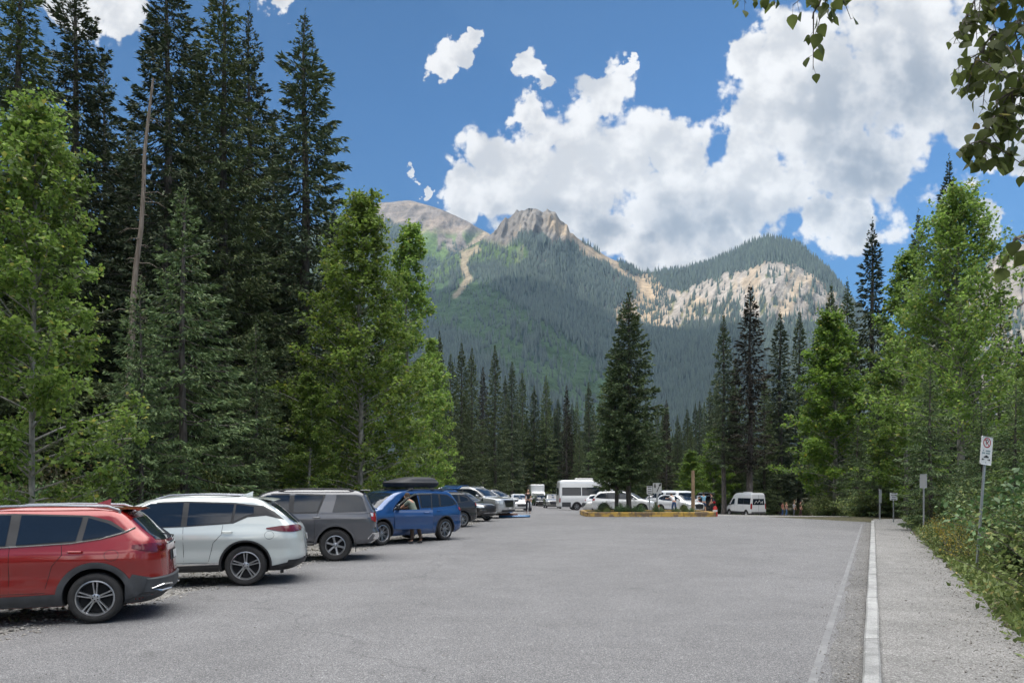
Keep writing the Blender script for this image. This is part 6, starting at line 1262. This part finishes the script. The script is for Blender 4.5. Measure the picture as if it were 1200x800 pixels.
# wooden pole and far posts
b=MB(); x,D=(812-600)/F*50.5,50.5; zt=CH-(551-HZ)/F*D; b.tube([(x,D,-.5),(x+.01,D,1.2),(x,D,zt)],[.135,.125,.115],10); tag(b.build('wooden_pole',bark('weathered_wood',(.20,.13,.08),(.38,.27,.17),16,1.5),None,50),'plain brown wooden pole at the right end of the yellow edged island','pole')
# island: timber border, soil, cone, red drum
YT,nt,bs,o_=newmat('worn_yellow_timber'); Nn=nt.nodes.new; L_=nt.links.new
tc=Nn('ShaderNodeTexCoord'); nz=Nn('ShaderNodeTexNoise'); nz.inputs['Scale'].default_value=1.6; nz.inputs['Detail'].default_value=9; nz.inputs['Roughness'].default_value=.7; L_(tc.outputs['Object'],nz.inputs['Vector'])
rp=Nn('ShaderNodeValToRGB'); rp.color_ramp.elements[0].position=.44; rp.color_ramp.elements[1].position=.55; rp.color_ramp.elements[0].color=(.20,.14,.09,1); rp.color_ramp.elements[1].color=(.52,.33,.07,1); L_(nz.outputs['Fac'],rp.inputs['Fac']); L_(rp.outputs['Color'],bs.inputs['Base Color']); bs.inputs['Roughness'].default_value=.8
x0,x1,y0,y1=(689-600)/F*45.5,(838-600)/F*45.5,45.5,50.0
it=empty('island_border',((x0+x1)/2,45.5,0)); tag(it,'low timber edging painted worn yellow around the planted island','planter border')
mx_=(x0+x1)/2
for lay in (0,1):
    n=4; 
    for i in range(n):
        a=x0+(x1-x0)*(i+(.0 if lay==0 else .0))/n; b_=x0+(x1-x0)*(i+1)/n
        for yy in (y0,y1):
            t=MB(); t.rbox(((a+b_)/2-mx_,yy-45.5+.012*((i+lay)%2),.09+lay*.15),(b_-a-.02,.22,.145),.02,2); t.build('timber',YT,it)
    for xx in (x0,x1): t=MB(); t.rbox((xx-mx_,(y0+y1)/2-45.5,.09+lay*.15),(.22,y1-y0-.24,.145),.02,2); t.build('timber',YT,it)
b=MB(); b.rbox((mx_,(y0+y1)/2,.07),(x1-x0-.22,y1-y0-.22,.34),.02,2); tag(b.build('island_soil',M_FLOOR),kind='structure')
for i in range(20):
    px_=x0+.4+(x1-x0-.8)*rr.random(); yy=y0+.5+3.4*rr.random()
    put_tree('shrub',SH[rr.choice([0,2,3])],px_,yy,2.0,rr.uniform(.5,.95) if px_<mx_+1 else rr.uniform(.35,.6),'low green plant growing inside the yellow edged island','shrub','low plants on the island',1.0,rr.random()*6,('stems','leaves'),z=.22)
def cone_(x,y,z,label):
    e=empty('traffic_cone',(x,y,z)); tag(e,label,'traffic cone'); b=MB(); b.rbox((0,0,.02),(.36,.36,.04),.04); b.build('base',ORANGE,e)
    b=MB(); b.lathe([(.14,.04),(.03,.70),(.0,.705)],20); b.build('cone',ORANGE,e); b=MB(); b.lathe([(.1125,.24),(.0875,.38)],20); b.build('reflective_band',SWHITE,e); b=MB(); b.lathe([(.075,.45),(.058,.55)],20); b.build('reflective_band',SWHITE,e); return e
cone_((772-600)/F*46.2,46.2,.24,'orange traffic cone standing on the island edge below the arrow sign').scale=(.75,.75,.68)
x,y=(838-600)/F*46.5,46.5; e=empty('warning_drum',(x,y,float(gz(x,y))+.02)); tag(e,'red plastic warning drum beside the right end of the island','warning drum'); e.scale=(.8,.8,.85)
b=MB(); b.lathe([(.20,0),(.19,.30),(.17,.32),(.165,.60),(.15,.62),(.14,.72),(.05,.76),(.05,.80),(0,.8)],24); b.build('body',mat('red_plastic',(.45,.025,.02),.4,0,0,.1),e)
b=MB(); b.lathe([(.187,.36),(.182,.50)],24); b.build('reflective_band',SWHITE,e)
# ================================================================ WORLD, LIGHT, AIR, CAMERA
w=bpy.data.worlds.new('World'); sc.world=w; w.use_nodes=True; nt=w.node_tree; N_=nt.nodes; LK=nt.links.new
class X_:
    def __init__(s,k): s.k=k
    def _b(s,o,op,rev=False):
        n=N_.new('ShaderNodeMath'); n.operation=op; a,b=(o,s) if rev else (s,o)
        for i,q in enumerate((a,b)):
            if isinstance(q,X_): LK(q.k,n.inputs[i])
            else: n.inputs[i].default_value=float(q)
        return X_(n.outputs[0])
    def __add__(s,o): return s._b(o,'ADD')
    __radd__=__add__
    def __sub__(s,o): return s._b(o,'SUBTRACT')
    def __rsub__(s,o): return s._b(o,'SUBTRACT',True)
    def __mul__(s,o): return s._b(o,'MULTIPLY')
    __rmul__=__mul__
    def __truediv__(s,o): return s._b(o,'DIVIDE')
    def max(s,o): return s._b(o,'MAXIMUM')
    def min(s,o): return s._b(o,'MINIMUM')
    def gt(s,o): return s._b(o,'GREATER_THAN')
def sms(x,a,b):
    n=N_.new('ShaderNodeMapRange'); n.interpolation_type='SMOOTHSTEP'; LK(x.k,n.inputs['Value']); n.inputs['From Min'].default_value=a; n.inputs['From Max'].default_value=b; return X_(n.outputs['Result'])
def vec(x,y,z):
    n=N_.new('ShaderNodeCombineXYZ')
    for i,q in enumerate((x,y,z)):
        if isinstance(q,X_): LK(q.k,n.inputs[i])
        else: n.inputs[i].default_value=q
    return n.outputs[0]
def noise(v,sc_,det,rough=.55,dist=0):
    n=N_.new('ShaderNodeTexNoise'); LK(v,n.inputs['Vector']); n.inputs['Scale'].default_value=sc_; n.inputs['Detail'].default_value=det; n.inputs['Roughness'].default_value=rough; n.inputs['Distortion'].default_value=dist; return X_(n.outputs['Fac'])
def voro(v,sc_,det=3):
    n=N_.new('ShaderNodeTexVoronoi'); LK(v,n.inputs['Vector']); n.inputs['Scale'].default_value=sc_; n.feature='SMOOTH_F1'; n.inputs['Smoothness'].default_value=.35
    n.inputs['Detail'].default_value=det; n.inputs['Roughness'].default_value=.6; n.normalize=False; return X_(n.outputs['Distance'])
tc=N_.new('ShaderNodeTexCoord'); sp=N_.new('ShaderNodeSeparateXYZ'); LK(tc.outputs['Generated'],sp.inputs[0]); dx,dy,dz=[X_(sp.outputs[i]) for i in range(3)]
yy=dy.max(.03); u=dx/yy; v=dz/yy
def n2d(v,sc_,det,rough=.55):
    n=N_.new('ShaderNodeTexNoise'); n.noise_dimensions='2D'; LK(v,n.inputs['Vector']); n.inputs['Scale'].default_value=sc_; n.inputs['Detail'].default_value=det; n.inputs['Roughness'].default_value=rough; return X_(n.outputs['Fac'])
def v2d(v,sc_,det):
    n=N_.new('ShaderNodeTexVoronoi'); n.voronoi_dimensions='2D'; LK(v,n.inputs['Vector']); n.inputs['Scale'].default_value=sc_; n.feature='F1'; n.inputs['Detail'].default_value=det; n.inputs['Roughness'].default_value=.55; return X_(n.outputs['Distance'])
BL=[(545,222,42),(600,205,62),(660,225,95),(632,140,34),(624,76,26),(645,96,24),(700,110,46),(722,78,14),(735,190,75),(690,200,100),(790,175,62),(800,245,95),(700,265,60),(760,290,50),(840,280,60),(1000,262,50),(880,62,40),(930,60,62),(880,140,50),(960,110,120),(1060,70,130),(1140,110,118),(1010,190,112),(880,225,95),(1180,150,70),(960,255,50),
    (512,80,18),(534,66,20),(543,47,14),(487,213,9),(90,8,50),(140,8,42),(325,2,26),(1170,262,28)]
f=None; p=vec(u,v,0.)
nw=N_.new('ShaderNodeTexNoise'); nw.noise_dimensions='2D'; LK(p,nw.inputs['Vector']); nw.inputs['Scale'].default_value=11; nw.inputs['Detail'].default_value=5; nw.inputs['Roughness'].default_value=.6
v1=N_.new('ShaderNodeVectorMath'); v1.operation='MULTIPLY_ADD'; LK(nw.outputs['Color'],v1.inputs[0]); v1.inputs[1].default_value=(.11,.11,0); v1.inputs[2].default_value=(-.055,-.055,0)
v2=N_.new('ShaderNodeVectorMath'); v2.operation='ADD'; LK(p,v2.inputs[0]); LK(v1.outputs[0],v2.inputs[1]); pw=v2.outputs[0]
for (px_,py_,r_) in BL:
    n=N_.new('ShaderNodeVectorMath'); n.operation='DISTANCE'; LK(pw,n.inputs[0]); n.inputs[1].default_value=((px_-600)/F,(HZ-py_)/F,0)
    q=1-X_(n.outputs['Value'])*(F/r_); f=q if f is None else f.max(q)
blob=f.max(-.5)
def detail_(P_): return (n2d(P_,6,9,.64)-.5)*2.1+(.34-v2d(P_,16,3))*1.1
d0=detail_(p); d1=detail_(vec(u-.030,v+.026,0.))
f0=blob*2.0+d0*(1.15-blob.max(0)*.6)+FOFF
alpha=sms(f0,-.02,.50)
rel=sms((d0-d1)*.9+(.45-blob).max(-.3)*.9,-.75,.75)
big=n2d(vec(u+3.3,v,0.),3.0,3)
thick=sms(f0,.15,1.5)
# broad grey underside: lower right of the big clouds
def soft(px_,py_,rx,ry):
    a=(u-(px_-600)/F)*(F/rx); b_=(v-(HZ-py_)/F)*(F/ry); return sms(1-(a*a+b_*b_),0,1)
under=(soft(1080,170,210,170)+soft(800,285,200,75)+soft(640,262,110,40)*.7).min(1)
lum=(.76+.28*rel-.27*under*thick+(big-.5)*.12)
front=sms(dy,.02,.16)
cc=N_.new('ShaderNodeMix'); cc.data_type='RGBA'; cc.inputs['A'].default_value=(.60,.66,.76,1); cc.inputs['B'].default_value=(1,.965,.93,1); LK(sms(lum,.25,.95).k,cc.inputs['Factor'])
cl=N_.new('ShaderNodeVectorMath'); cl.operation='SCALE'; LK(cc.outputs['Result'],cl.inputs[0]); LK((lum*.62).k,cl.inputs['Scale'])
# clouds added outside the view to light the lot, brighter near the sun
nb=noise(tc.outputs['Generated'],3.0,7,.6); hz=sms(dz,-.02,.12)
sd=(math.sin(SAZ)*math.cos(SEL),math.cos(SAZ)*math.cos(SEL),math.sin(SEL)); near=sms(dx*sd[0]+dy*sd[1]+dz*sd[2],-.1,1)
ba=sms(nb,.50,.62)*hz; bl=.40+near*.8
over=sms(dz,.70,.84)*sms(nb,.28,.42)  # bright cloud cover overhead, added out of frame as soft fill light
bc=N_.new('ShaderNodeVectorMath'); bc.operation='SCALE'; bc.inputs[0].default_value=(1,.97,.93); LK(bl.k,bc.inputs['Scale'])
sky=N_.new('ShaderNodeTexSky'); sky.sky_type='NISHITA'; sky.sun_disc=False; sky.sun_elevation=SEL; sky.sun_rotation=SAZ%(2*PI); sky.altitude=1300; sky.air_density=1.0; sky.dust_density=.6; sky.ozone_density=2.5
tint=N_.new('ShaderNodeMix'); tint.data_type='RGBA'; tint.blend_type='MULTIPLY'; tint.inputs['Factor'].default_value=1; LK(sky.outputs[0],tint.inputs['A']); tg=N_.new('ShaderNodeMix'); tg.data_type='RGBA'; tg.inputs['A'].default_value=(*SKYL,1); tg.inputs['B'].default_value=(*SKYT,1); LK(sms(dz,.12,.5).k,tg.inputs['Factor']); LK(tg.outputs['Result'],tint.inputs['B'])
def bg(col,st):
    n=N_.new('ShaderNodeBackground')
    if isinstance(col,tuple): n.inputs[0].default_value=col
    else: LK(col,n.inputs[0])
    n.inputs[1].default_value=st; return n
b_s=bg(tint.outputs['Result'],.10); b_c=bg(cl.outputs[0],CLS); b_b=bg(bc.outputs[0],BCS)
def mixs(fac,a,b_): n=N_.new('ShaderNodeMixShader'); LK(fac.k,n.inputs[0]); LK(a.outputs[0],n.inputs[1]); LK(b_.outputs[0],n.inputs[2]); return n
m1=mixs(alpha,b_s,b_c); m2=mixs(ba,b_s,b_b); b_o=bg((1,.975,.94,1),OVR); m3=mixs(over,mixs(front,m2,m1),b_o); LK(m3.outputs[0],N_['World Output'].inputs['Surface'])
w.cycles.sampling_method='MANUAL'; w.cycles.sample_map_resolution=512
L=bpy.data.lights.new('sun','SUN'); L.energy=SUNE; L.angle=math.radians(.53); L.color=(1,.90,.76); lo=bpy.data.objects.new('sun',L); C.objects.link(lo)
lo.rotation_euler=Vector(sd).to_track_quat('Z','Y').to_euler()
# air
m=bpy.data.materials.new('haze'); m.use_nodes=True; nt=m.node_tree; nt.nodes.remove(nt.nodes['Principled BSDF']); pv=nt.nodes.new('ShaderNodeVolumePrincipled'); pv.inputs['Color'].default_value=(.42,.68,1,1); pv.inputs['Density'].default_value=HAZE; pv.inputs['Anisotropy'].default_value=.2
nt.links.new(pv.outputs[0],nt.nodes['Material Output'].inputs['Volume'])
b=MB(); b.box((0,2050,1150),(8700,8900,2420)); o=b.build('haze',m,None,0); tag(o,kind='stuff')
cam=bpy.data.cameras.new('camera'); co=bpy.data.objects.new('camera',cam); C.objects.link(co); co.location=(0,0,CH); co.rotation_euler=(PI/2,0,0)
cam.sensor_width=36; cam.lens=36*F/1200; cam.shift_y=172/1200.; cam.clip_end=20000; cam.clip_start=.05; sc.camera=co
sc.view_settings.view_transform='Standard'; sc.view_settings.look='None'; sc.view_settings.exposure=EXPO; sc.view_settings.gamma=1; sc.view_settings.use_curve_mapping=False
sc.render.engine='CYCLES'; cy=sc.cycles; cy.max_bounces=6; cy.diffuse_bounces=3; cy.glossy_bounces=3; cy.transmission_bounces=3; cy.transparent_max_bounces=6; cy.volume_bounces=0; cy.use_denoising=True; cy.caustics_reflective=False; cy.caustics_refractive=False; cy.sample_clamp_indirect=4
